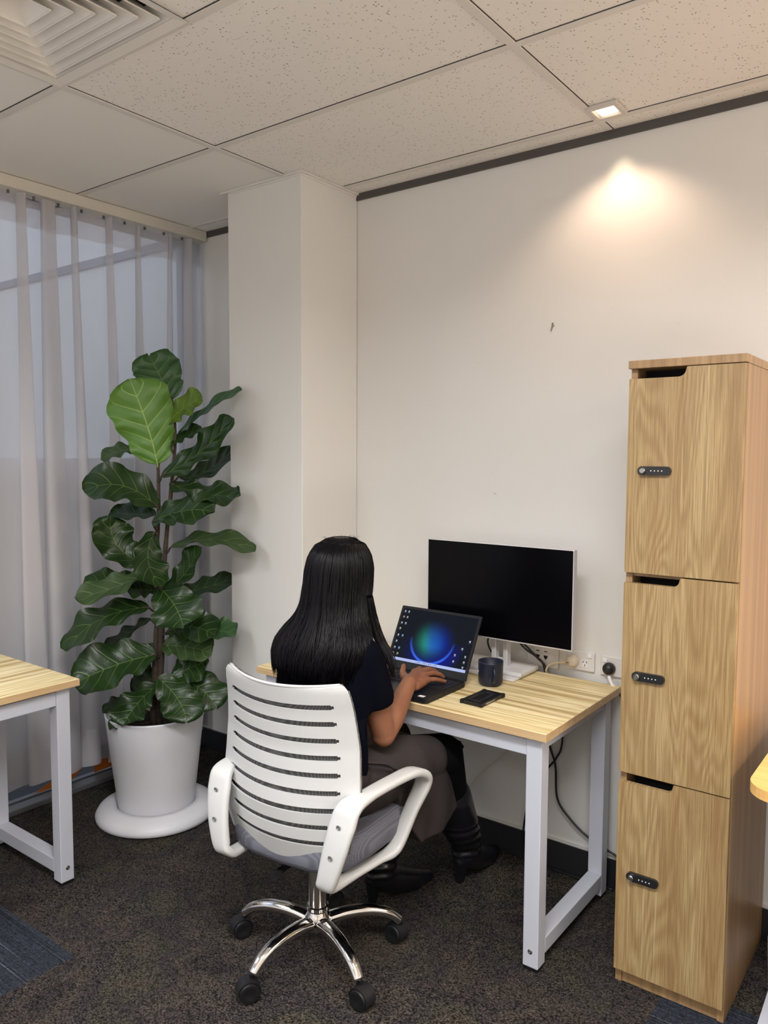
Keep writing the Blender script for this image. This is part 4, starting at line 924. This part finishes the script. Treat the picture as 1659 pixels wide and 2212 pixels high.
# backrest shell with nine slots
HWZ = [(0.420, 0.160), (0.426, 0.186), (0.438, 0.203), (0.470, 0.216), (0.55, 0.234), (0.63, 0.244), (0.74, 0.238), (0.84, 0.228), (0.89, 0.223), (0.915, 0.217), (0.927, 0.207), (0.932, 0.192)]
def lerpt(T, z):
    if z <= T[0][0]: return T[0][1]
    for (a, b), (c_, d2) in zip(T, T[1:]):
        if z <= c_: return b + (d2 - b) * (z - a) / (c_ - a)
    return T[-1][1]
YCZ = [(0.42, -0.190), (0.50, -0.214), (0.58, -0.222), (0.66, -0.212), (0.75, -0.205), (0.85, -0.213), (0.95, -0.232)]
def backpt(u_, z, off=0.0, k=1.0):
    hw = lerpt(HWZ, z) * k
    x = u_ * hw
    zz = z - 0.012 * (1 - u_ * u_)
    yc_ = lerpt(YCZ, z); y = yc_ + lerpt([(0.43, 0.038), (0.50, 0.056), (0.60, 0.074), (0.80, 0.068), (0.93, 0.060)], z) * (abs(u_) ** 2.0)
    return V((x + 0.006, y + off, zz))
slots = [0.872 - 0.0475 * k for k in range(9)]
NUc = 64; us = [-1 + 2 * i / NUc for i in range(NUc + 1)]
zs_ = [0.420, 0.423, 0.426, 0.432, 0.438, 0.450, 0.465]
for z in sorted(slots): zs_ += [z - 0.0165, z - 0.0075, z - 0.0045, z + 0.0045, z + 0.0075, z + 0.0165]
zs_ += [0.898, 0.906, 0.915, 0.921, 0.927, 0.932]; zs_ = sorted(set(round(z, 4) for z in zs_))
bm = bmesh.new(); G = [[bm.verts.new(backpt(u_, z)) for u_ in us] for z in zs_]
def in_slot(z0, z1, i):
    zc = (z0 + z1) / 2
    for k, s_ in enumerate(slots):
        if abs(zc - s_) < 0.0072:
            um = 0.80 if k < 7 else (0.76 if k == 7 else 0.74)
            uc = (us[i] + us[i + 1]) / 2
            if abs(zc - s_) < 0.0044: return abs(uc) < um
            return abs(uc) < um - 2 / NUc * 0.9
    return False
for j in range(len(zs_) - 1):
    for i in range(NUc):
        if not in_slot(zs_[j], zs_[j + 1], i): bm.faces.new((G[j][i], G[j][i + 1], G[j + 1][i + 1], G[j + 1][i]))
loose = [v for v in bm.verts if not v.link_faces]; bmesh.ops.delete(bm, geom=loose, context='VERTS')
bmesh.ops.recalc_face_normals(bm, faces=bm.faces)
ext = bmesh.ops.extrude_face_region(bm, geom=list(bm.faces)); nv = [g for g in ext['geom'] if isinstance(g, bmesh.types.BMVert)]
bmesh.ops.translate(bm, verts=nv, vec=(0, 0.006, 0))
link_mesh('backrest', bm, m_plastic_white, ch, smooth=False, local=True, auto=30)
bk = [o for o in ch.children if o.name.startswith('backrest')][0]
bm = bmesh.new(); G = [[bm.verts.new(backpt(u_, z, 0.0115, 0.985)) for u_ in us[::2]] for z in [0.436 + 0.494 * q / 20 for q in range(21)]]
for j in range(20):
    for i in range(NUc // 2): bm.faces.new((G[j][i], G[j][i + 1], G[j + 1][i + 1], G[j + 1][i]))
ext = bmesh.ops.extrude_face_region(bm, geom=list(bm.faces)); nv = [g for g in ext['geom'] if isinstance(g, bmesh.types.BMVert)]; bmesh.ops.translate(bm, verts=nv, vec=(0, 0.004, 0))
link_mesh('mesh_lining', bm, m_meshback, ch, smooth=True, local=True)
for s_ in (-1, 1):
    bm = bmesh.new(); tube(bm, [backpt(s_ * 0.997, 0.46 + 0.455 * q / 24, 0.0085) for q in range(25)], 0.0032, 8); link_mesh('edge_piping', bm, m_meshback, bk, smooth=True, local=True)
bm = bmesh.new(); tube(bm, [backpt(-0.99 + 1.98 * q / 30, 0.930, 0.003) for q in range(31)], 0.0045, 10); link_mesh('top_rim', bm, m_plastic_white, bk, smooth=True, local=True)
# arms: closed loops of flat plastic band
ARM = [((0.196, -0.232, 0.402), 0.024, 0.013), ((0.207, -0.240, 0.425), 0.029, 0.014), ((0.226, -0.232, 0.505), 0.036, 0.012), ((0.238, -0.212, 0.575), 0.040, 0.012), ((0.246, -0.187, 0.615), 0.036, 0.012), ((0.256, -0.11, 0.624), 0.025, 0.011),
       ((0.268, 0.00, 0.626), 0.025, 0.011), ((0.276, 0.09, 0.620), 0.027, 0.012), ((0.280, 0.142, 0.595), 0.027, 0.014), ((0.275, 0.152, 0.560), 0.026, 0.014), ((0.254, 0.120, 0.49), 0.023, 0.012), ((0.236, 0.075, 0.405), 0.022, 0.013),
       ((0.228, 0.045, 0.384), 0.022, 0.012), ((0.214, 0.0, 0.378), 0.019, 0.009), ((0.204, -0.10, 0.382), 0.019, 0.009), ((0.194, -0.200, 0.386), 0.021, 0.012)]
for s_ in (-1, 1):
    P = [V(p[0]) for p in ARM]; cc = catmull(P, 5, True); n = len(cc); W_ = []; T_ = []
    for i in range(len(ARM)):
        for k in range(5):
            f = k / 5; W_.append(ARM[i][1] * (1 - f) + ARM[(i + 1) % len(ARM)][1] * f); T_.append(ARM[i][2] * (1 - f) + ARM[(i + 1) % len(ARM)][2] * f)
    cen = sum(cc, V((0, 0, 0))) / n
    bm = bmesh.new(); rings = []; SG = 16
    for i in range(n):
        d = (cc[(i + 1) % n] - cc[i - 1]).normalized(); wd = V((1, 0, 0)); wd = (wd - d * wd.dot(d)).normalized(); nm = d.cross(wd).normalized()
        rg = []
        for k in range(SG):
            an = 2 * PI * k / SG; ca_, sa_ = math.cos(an), math.sin(an); e_ = 0.55
            xx = math.copysign(abs(ca_) ** e_, ca_) * W_[i]; yy = math.copysign(abs(sa_) ** e_, sa_) * T_[i]
            p = cc[i] + wd * xx + nm * yy; rg.append(bm.verts.new(((p.x - 0.018) * s_ + 0.024, p.y, p.z)))
        rings.append(rg)
    for i in range(n):
        a, b = rings[i], rings[(i + 1) % n]
        for k in range(SG): bm.faces.new((a[k], a[(k + 1) % SG], b[(k + 1) % SG], b[k]))
    am = link_mesh('armrest', bm, m_plastic_white, ch, smooth=True, local=True)
    for (bx_, by_, bz_) in ((0.236, -0.2285, 0.572), (0.224, -0.2490, 0.495)):
        bm = bmesh.new(); lathe(bm, [(0.0070, 0), (0.0070, 0.001), (0.0052, 0.0012), (0.0045, -0.003), (0, -0.003)], ((bx_ - 0.018) * s_ + 0.024, by_ - 0.0010, bz_), 20, True, axis=V((0, -1, -0.1)))
        link_mesh('bolt', bm, mat('bolt_grey', (0.40, 0.40, 0.40), 0.35, 0.6), am, local=True, auto=40)

# ------------------------------------------------------------------ seated person
pe = thing('person', (0.62, -0.90, 0.475), 'person with long black hair in navy shirt and taupe skirt sitting at the laptop', 'person')
HC = V((0.632, -0.848, 1.182))
bm = bmesh.new()
# torso, neck, head
chain(bm, [(0.625, -0.935, 0.57), (0.625, -0.935, 0.68), (0.628, -0.920, 0.80), (0.630, -0.915, 0.92)], [0.118, 0.095, 0.098, 0.090], 28)
chain(bm, [(0.49, -0.905, 0.970), (0.63, -0.910, 0.985), (0.76, -0.905, 0.970)], [0.034, 0.058, 0.034], 20)
chain(bm, [(0.63, -0.905, 0.99), (0.632, -0.868, 1.12)], [0.056, 0.052], 20)
blob(bm, HC, (0.074, 0.092, 0.108)); blob(bm, HC + V((0, 0.026, -0.052)), (0.053, 0.060, 0.062)); blob(bm, HC + V((0, 0.070, -0.086)), (0.020, 0.016, 0.016))
chain(bm, [HC + V((0, 0.084, 0.010)), HC + V((0, 0.098, -0.026))], [0.0075, 0.0095], 12)           # nose
for s_ in (-1, 1):
    blob(bm, HC + V((s_ * 0.075, -0.004, -0.012)), (0.008, 0.016, 0.027)); blob(bm, HC + V((s_ * 0.033, 0.062, -0.026)), (0.024, 0.020, 0.022))
    chain(bm, [HC + V((0, 0.088, -0.060)), HC + V((s_ * 0.018, 0.080, -0.060))], [0.008, 0.005], 10)  # lips
# right arm (seen)
EL = V((0.776, -0.830, 0.708)); WR = V((0.722, -0.622, 0.806))
chain(bm, [(0.745, -0.900, 0.950), (0.768, -0.870, 0.84), EL + V((0.0, -0.004, 0.018))], [0.034, 0.042, 0.037], 22)
chain(bm, [EL, EL.lerp(WR, 0.3) + V((0.004, 0, 0.006)), EL.lerp(WR, 0.7), WR], [0.036, 0.039, 0.030, 0.0255], 22)
# right hand spread flat over the keyboard edge
PK = [V((0.651, -0.487, 0.802)), V((0.676, -0.487, 0.806)), V((0.702, -0.498, 0.803)), V((0.726, -0.520, 0.795))]
for k in PK: cap(bm, WR + (k - WR) * 0.12 + V((0, 0, -0.004)), k, 0.0175, 0.0125, 14)
chain(bm, [WR, (0.700, -0.565, 0.803), (0.690, -0.530, 0.803)], [0.025, 0.024, 0.018], 16)
cap(bm, WR + V((0.012, 0.02, -0.01)), PK[3] + V((-0.002, -0.02, -0.005)), 0.017, 0.013, 14)
FT = [[(0.645, -0.448, 0.803), (0.645, -0.424, 0.791), (0.648, -0.412, 0.780)],
      [(0.678, -0.445, 0.806), (0.682, -0.413, 0.795), (0.685, -0.395, 0.781)],
      [(0.708, -0.458, 0.801), (0.716, -0.428, 0.790), (0.720, -0.413, 0.779)],
      [(0.736, -0.490, 0.792), (0.745, -0.465, 0.784), (0.750, -0.450, 0.777)]]
FR = [0.0092, 0.0095, 0.0090, 0.0080]
for k, f, r_ in zip(PK, FT, FR): chain(bm, [k] + [V(q) for q in f], [r_ * 1.18, r_ * 1.05, r_ * 0.95, r_ * 0.80], 14)
chain(bm, [WR + V((-0.012, 0.030, -0.002)), (0.655, -0.552, 0.798), (0.620, -0.515, 0.800), (0.598, -0.478, 0.812)], [0.019, 0.0150, 0.0115, 0.0085], 14)
# left arm and hand on the laptop's left side
EL2 = V((0.445, -0.80, 0.72)); WR2 = V((0.505, -0.625, 0.806))
chain(bm, [(0.500, -0.900, 0.960), (0.47, -0.865, 0.84), EL2], [0.050, 0.045, 0.040], 20); chain(bm, [EL2, EL2.lerp(WR2, 0.4), WR2], [0.040, 0.036, 0.025], 20)
for i in range(4):
    k = V((0.485 + 0.022 * i, -0.540 + (0.0, 0.008, 0.008, 0.0)[i], 0.806)); cap(bm, WR2, k, 0.0175, 0.0122, 14)
    chain(bm, [k, k + V((-0.002, 0.036, 0.002)), k + V((-0.003, 0.062, -0.010)), k + V((-0.003, 0.075, -0.024))], [0.0105, 0.0095, 0.0088, 0.0075], 14)
chain(bm, [WR2 + V((0.012, 0.02, -0.002)), (0.552, -0.575, 0.798), (0.575, -0.548, 0.792)], [0.018, 0.0125, 0.009], 14)
# legs
KR, AR = V((0.765, -0.495, 0.528)), V((0.735, -0.275, 0.13)); KL, AL = V((0.565, -0.475, 0.520)), V((0.575, -0.575, 0.125))
chain(bm, [(0.70, -0.92, 0.555), KR], [0.090, 0.062], 20); chain(bm, [KR, KR.lerp(AR, 0.35), AR], [0.060, 0.055, 0.036], 20)
chain(bm, [(0.55, -0.92, 0.555), KL], [0.090, 0.062], 20); chain(bm, [KL, KL.lerp(AL, 0.35), AL], [0.060, 0.055, 0.036], 20)
for A_, dr in ((AR, V((0.02, 1, 0)).normalized()), (AL, V((0.25, 1, 0)).normalized())): chain(bm, [A_ + V((0, 0, -0.03)), V((A_.x, A_.y, 0.052)) + dr * 0.06, V((A_.x, A_.y, 0.030)) + dr * 0.13], [0.030, 0.020, 0.012], 14)
body = remeshed('body', bm, m_skin, pe, 0.0034, 5)
for s_ in (-1, 1):
    bm = bmesh.new(); blob(bm, HC + V((s_ * 0.031, 0.079, 0.004)), (0.0125, 0.0085, 0.0062)); ey = link_mesh('eye', bm, mat('eye_white', (0.55, 0.52, 0.48), 0.2), pe, smooth=True)
    bm = bmesh.new(); blob(bm, HC + V((s_ * 0.031, 0.0858, 0.003)), (0.0052, 0.0028, 0.0050)); link_mesh('iris', bm, mat('eye_dark', (0.02, 0.012, 0.008), 0.15), ey, smooth=True)
    bm = bmesh.new(); tube(bm, catmull([HC + V((s_ * 0.014, 0.0885, 0.021)), HC + V((s_ * 0.030, 0.0865, 0.027)), HC + V((s_ * 0.046, 0.0775, 0.021))], 5), [0.0018] * 5 + [0.0020] * 4 + [0.0016, 0.0010], 6); link_mesh('eyebrow', bm, m_hair, pe, smooth=True)
for f, r_ in zip(FT, FR):
    p2, p3 = V(f[1]), V(f[2]); d = (p3 - p2).normalized(); c_ = p3 + V((0, 0, 0.0045)) + d * 0.002
    bm = bmesh.new(); blob(bm, c_, (r_ * 0.60, 0.0060, 0.0022), rot=V((d.x, d.y, d.z)).to_track_quat('Y', 'Z').to_matrix()); link_mesh('nail', bm, m_nail, pe, smooth=True)
bm = bmesh.new(); tube(bm, catmull([HC + V((-0.021, 0.080, -0.058)), HC + V((-0.008, 0.0885, -0.0565)), HC + V((0, 0.0885, -0.058)), HC + V((0.008, 0.0885, -0.0565)), HC + V((0.021, 0.080, -0.058))], 4), [0.0012] + [0.0038] * 15 + [0.0012], 8); tube(bm, catmull([HC + V((-0.017, 0.081, -0.064)), HC + V((0, 0.0885, -0.0655)), HC + V((0.017, 0.081, -0.064))], 4), [0.0012] + [0.0042] * 7 + [0.0012], 8); link_mesh('lips', bm, mat('lips', (0.30, 0.10, 0.08), 0.4), pe, smooth=True)
# shirt
bm = bmesh.new()
chain(bm, [(0.622, -0.942, 0.60), (0.622, -0.942, 0.70), (0.628, -0.928, 0.82), (0.630, -0.920, 0.92)], [0.130, 0.108, 0.110, 0.100], 30)
chain(bm, [(0.525, -0.94, 0.66), (0.520, -0.93, 0.80), (0.515, -0.915, 0.93)], [0.075, 0.070, 0.064], 22)
chain(bm, [(0.730, -0.94, 0.64), (0.730, -0.93, 0.78), (0.735, -0.915, 0.925)], [0.072, 0.070, 0.066], 22)
chain(bm, [(0.505, -0.905, 0.965), (0.63, -0.912, 0.985), (0.745, -0.905, 0.965)], [0.054, 0.070, 0.056], 22)
chain(bm, [(0.755, -0.902, 0.955), (0.768, -0.880, 0.875), (0.772, -0.868, 0.835)], [0.058, 0.058, 0.058], 24)
chain(bm, [(0.500, -0.902, 0.955), (0.475, -0.875, 0.865), (0.468, -0.862, 0.825)], [0.056, 0.056, 0.056], 24)
def cut_sleeves(b2):
    for (p, n_) in ((V((0.772, -0.868, 0.812)), V((0.02, 0.22, -1)).normalized()), (V((0.468, -0.862, 0.80)), V((0, 0.2, -1)).normalized())):
        sel = [v for v in b2.verts if abs(v.co.x - p.x) < 0.085 and v.co.y > -0.935 and v.co.z < 0.86 and abs(v.co.x - 0.625) > 0.100 and (v.co - p).dot(n_) > 0]
        for v in sel: v.co -= n_ * ((v.co - p).dot(n_))
remeshed('shirt', bm, m_shirt, pe, 0.0045, 8, cut_sleeves)
bm = bmesh.new(); chain(bm, [(0.60, -0.902, 1.055), (0.66, -0.902, 1.055)], [0.004, 0.004], 8)
ring = [V((0.631 + 0.062 * math.cos(a), -0.893 + 0.062 * math.sin(a), 1.050 + 0.012 * math.sin(a) * -1)) for a in [2 * PI * k / 28 for k in range(29)]]
bm = bmesh.new(); tube(bm, ring, 0.007, 8); link_mesh('collar', bm, m_shirt, pe, smooth=True)
# skirt: pelvis, thighs and the cloth falling outside the right knee
bm = bmesh.new()
blob(bm, (0.625, -0.930, 0.572), (0.185, 0.145, 0.098)); 
chain(bm, [(0.715, -0.90, 0.558), (0.755, -0.70, 0.570), (0.770, -0.600, 0.560)], [0.096, 0.090, 0.076], 26)
chain(bm, [(0.54, -0.90, 0.558), (0.555, -0.68, 0.565), (0.56, -0.51, 0.555)], [0.096, 0.090, 0.078], 26)
hull(bm, [(0.56, -0.90, 0.63), (0.69, -0.90, 0.63), (0.57, -0.56, 0.62), (0.75, -0.58, 0.62), (0.57, -0.56, 0.52), (0.75, -0.58, 0.52), (0.56, -0.90, 0.5), (0.69, -0.9, 0.5)])
hull(bm, [(0.80, -0.70, 0.60), (0.835, -0.60, 0.565), (0.800, -0.53, 0.565), (0.830, -0.510, 0.46), (0.842, -0.505, 0.385), (0.845, -0.60, 0.335), (0.845, -0.72, 0.345), (0.83, -0.80, 0.46), (0.82, -0.80, 0.56),
          (0.76, -0.54, 0.54), (0.79, -0.50, 0.385), (0.79, -0.60, 0.340), (0.79, -0.72, 0.350), (0.76, -0.80, 0.5)])
hull(bm, [(0.56, -0.54, 0.57), (0.60, -0.50, 0.56), (0.70, -0.55, 0.57), (0.58, -0.48, 0.38), (0.74, -0.52, 0.36), (0.60, -0.49, 0.34), (0.77, -0.56, 0.34), (0.60, -0.55, 0.36), (0.74, -0.62, 0.36)])
chain(bm, [(0.52, -0.95, 0.60), (0.625, -0.99, 0.625), (0.73, -0.95, 0.60)], [0.075, 0.07, 0.075], 20)
def folds(b2):
    for v in b2.verts:
        if v.co.x > 0.70 and v.co.y > -0.86:
            k = math.sin(v.co.y * 48 - v.co.z * 16 + 1.2 * math.sin(v.co.z * 12)) * 0.0040 + math.sin(v.co.y * 23 + v.co.z * 21) * 0.003
            v.co.x += k * min(1, max(0, v.co.x - 0.72) * 12)
remeshed('skirt', bm, m_skirt_c, pe, 0.0045, 8, folds)
bm = bmesh.new(); tube(bm, catmull([(0.745, -0.99, 0.672), (0.800, -0.93, 0.660), (0.825, -0.87, 0.640), (0.828, -0.83, 0.600), (0.826, -0.80, 0.55)], 6), 0.0035, 8); tube(bm, catmull([(0.80, -0.93, 0.655), (0.832, -0.84, 0.62), (0.846, -0.80, 0.57)], 6), 0.0030, 8)
link_mesh('waist_tie', bm, m_skirt_c, pe, smooth=True)
# tights over knees, boots
bm = bmesh.new(); chain(bm, [(0.742, -0.62, 0.556), KR + V((0.006, 0.0, 0.012)), KR.lerp(AR, 0.45)], [0.080, 0.072, 0.056], 24); hull(bm, [(0.76, -0.64, 0.61), (0.82, -0.54, 0.605), (0.825, -0.46, 0.590), (0.820, -0.43, 0.56), (0.79, -0.44, 0.50), (0.75, -0.43, 0.58), (0.72, -0.48, 0.55)])
remeshed('tights', bm, m_tights, pe, 0.005, 8)
bm = bmesh.new(); chain(bm, [KL + V((0, -0.12, 0)), KL, KL.lerp(AL, 0.45)], [0.070, 0.066, 0.058], 24); remeshed('tights', bm, m_tights, pe, 0.005, 8)
def boot(A_, top, dr, lift):
    dr = dr.normalized(); s_ = V((-dr.y, dr.x, 0)); fl = V((A_.x, A_.y, 0))
    bm = bmesh.new(); chain(bm, [top, A_.lerp(top, 0.45), A_ + V((0, 0, 0.02)), A_ + V((0, 0, -0.02))], [0.070, 0.068, 0.056, 0.050], 26)
    hl = fl - dr * 0.030
    chain(bm, [A_ + V((0, 0, -0.035)) - dr * 0.004, fl + dr * 0.06 + V((0, 0, 0.055 + lift)), fl + dr * 0.14 + V((0, 0, 0.030 + lift)), fl + dr * 0.21 + V((0, 0, 0.023 + lift))], [0.048, 0.046, 0.038, 0.020], 22)
    chain(bm, [A_ + V((0, 0, -0.03)) - dr * 0.015, hl + V((0, 0, 0.078))], [0.038, 0.026], 18)
    def crease(b2):
        for v in b2.verts:
            h = v.co.z - A_.z
            if -0.03 < h < 0.12: v.co += (v.co - V((A_.x, A_.y, v.co.z))).normalized() * 0.0035 * math.sin(h * 180 + 1.4 * math.sin(math.atan2(v.co.y - A_.y, v.co.x - A_.x) * 2))
    b = remeshed('boot', bm, m_boot, pe, 0.004, 6, crease)
    bm = bmesh.new(); hull(bm, [hl + dr * a * 0.022 + s_ * c_ * 0.021 + V((0, 0, 0.085)) for a in (-1, 1) for c_ in (-1, 1)] + [hl + dr * (a * 0.009 - 0.004) + s_ * c_ * 0.010 + V((0, 0, 0.0)) for a in (-1, 1) for c_ in (-1, 1)]); link_mesh('heel', bm, m_boot, b)
    return b
boot(AR, KR.lerp(AR, 0.42), V((0.03, 1, 0)), 0.0); boot(AL, KL.lerp(AL, 0.5), V((0.32, 1, 0)), 0.0)
# hair: solid underlayer plus many strands following it
RING = [(1.296, 0.020, 0.020, -0.006), (1.288, 0.052, 0.056, -0.006), (1.270, 0.074, 0.082, -0.008), (1.240, 0.089, 0.100, -0.010), (1.20, 0.096, 0.108, -0.014), (1.15, 0.098, 0.108, -0.020), (1.10, 0.104, 0.104, -0.032), (1.06, 0.118, 0.102, -0.048), (1.02, 0.150, 0.102, -0.068), (0.985, 0.166, 0.106, -0.084), (0.95, 0.165, 0.110, -0.092), (0.91, 0.156, 0.108, -0.098), (0.87, 0.148, 0.104, -0.102), (0.845, 0.150, 0.100, -0.104)]
def hairpt(th_, z, k=1.0, dx=0.0):
    zz = max(min(z, 1.296), 0.845)
    for a, b in zip(RING, RING[1:]):
        if zz >= b[0]:
            f = (a[0] - zz) / (a[0] - b[0]); rx = a[1] + (b[1] - a[1]) * f; ry = a[2] + (b[2] - a[2]) * f; oy = a[3] + (b[3] - a[3]) * f; break
    return V((HC.x - 0.002 - 0.010 * min(1, max(0, (1.08 - z) / 0.12)) + dx + math.cos(th_) * rx * k, HC.y + oy + math.sin(th_) * ry * k, z))
# theta: -90deg is the back of the head; the face opening is about +90deg
def openang(z):
    if z > 1.262: return 0.0
    if z > 1.23: return (1.262 - z) / 0.032 * 0.85
    if z > 1.08: return 0.85
    return min(1.35, 0.85 + (1.08 - z) * 3.2)
bm = bmesh.new(); rows = 46; segs = 72; G = []
for j in range(rows + 1):
    z = 1.294 + (0.905 - 1.294) * j / rows; oa = openang(z); row = []
    for i in range(segs + 1):
        f = i / segs; th_ = PI / 2 + oa + (2 * PI - 2 * oa) * f
        row.append(bm.verts.new(hairpt(th_, z - (0.012 * math.sin(f * 40) if j > rows - 4 else 0), 0.965)))
    G.append(row)
for j in range(rows):
    for i in range(segs): bm.faces.new((G[j][i], G[j][i + 1], G[j + 1][i + 1], G[j + 1][i]))
bm.faces.new(G[0][:-1])
bmesh.ops.remove_doubles(bm, verts=bm.verts, dist=0.0004)
bmesh.ops.recalc_face_normals(bm, faces=bm.faces)
rs = random.Random(11)
def strand(bm, th0, ztop, zbot, k0, r0, wob, drift=0.0, kk=0.0, seg=5, steps=20):
    pts = []; rr = []
    for q in range(steps + 1):
        f = q / steps; z = ztop + (zbot - ztop) * f
        th_ = th0 + wob[0] * math.sin(f * wob[1] + wob[2]) * f + drift * f
        oa = openang(z) * 0.97; lo, hi = PI / 2 + oa, PI / 2 + 2 * PI - oa
        th_ = min(max(th_, lo), hi)
        pts.append(hairpt(th_, z, k0 + kk * f + 0.006 * math.sin(f * 9 + wob[2]))); rr.append(r0 * (1.0 if f < 0.7 else 1.0 - 0.8 * (f - 0.7) / 0.3))
    tube(bm, pts, rr, seg)
for k in range(1500):
    th0 = PI / 2 + rs.uniform(0.05, 2 * PI - 0.05)
    back = abs(th0 - 1.5 * PI)
    zb = 0.868 + 0.050 * rs.random() + 0.012 * min(back, 1.6) + (0.03 * rs.random() ** 2)
    strand(bm, th0, 1.294 - 0.004 * rs.random(), zb, rs.uniform(0.965, 1.03), rs.uniform(0.0010, 0.0026), (0.10 * math.sin(th0 * 9) + rs.uniform(-0.09, 0.09), rs.uniform(2, 7), th0 * 3 + rs.uniform(0, 2)), -0.03 + 0.06 * math.sin(th0 * 14) + rs.uniform(-0.06, 0.06))
for k in range(90):   # fly-away hairs
    th0 = PI / 2 + rs.uniform(0.6, 2 * PI - 0.6)
    strand(bm, th0, 1.296 - 0.10 * rs.random() ** 2, rs.uniform(0.88, 1.10), rs.uniform(1.0, 1.02), 0.00035, (rs.uniform(-0.25, 0.25), rs.uniform(3, 8), rs.uniform(0, 6)), 0, rs.uniform(0.0, 0.10), 3, 14)
for k in range(40):   # short hairs standing off the crown
    a = rs.uniform(0, 2 * PI); p = V((HC.x + 0.035 * math.cos(a), HC.y - 0.01 + 0.045 * math.sin(a), 1.292)); d = V((math.cos(a) * 0.5 + rs.uniform(-0.6, 0.6), math.sin(a) * 0.5, rs.uniform(0.15, 0.6))) * 0.012
    tube(bm, catmull([p, p + d, p + d * 1.9 + V((0, 0, -0.008))], 4), 0.0003, 3)
# lock falling forward over the right shoulder
for k in range(90):
    o_ = V((rs.uniform(-0.010, 0.012), rs.uniform(-0.016, 0.016), 0)); zb = rs.uniform(0.895, 0.93)
    pts = catmull([V((0.735, -0.85, 1.13)) + o_ * 0.6, V((0.742, -0.845, 1.06)) + o_, V((0.765, -0.84, 1.00)) + o_, V((0.800, -0.842, 0.955)) + o_ * 1.1, V((0.822, -0.848, zb)) + o_ * 0.7], 5); n = len(pts)
    tube(bm, pts, [rs.uniform(0.0012, 0.0020) * (1 - 0.7 * max(0, i / n - 0.6) / 0.4) for i in range(n)], 4)
link_mesh('hair', bm, m_hair, pe, smooth=True)
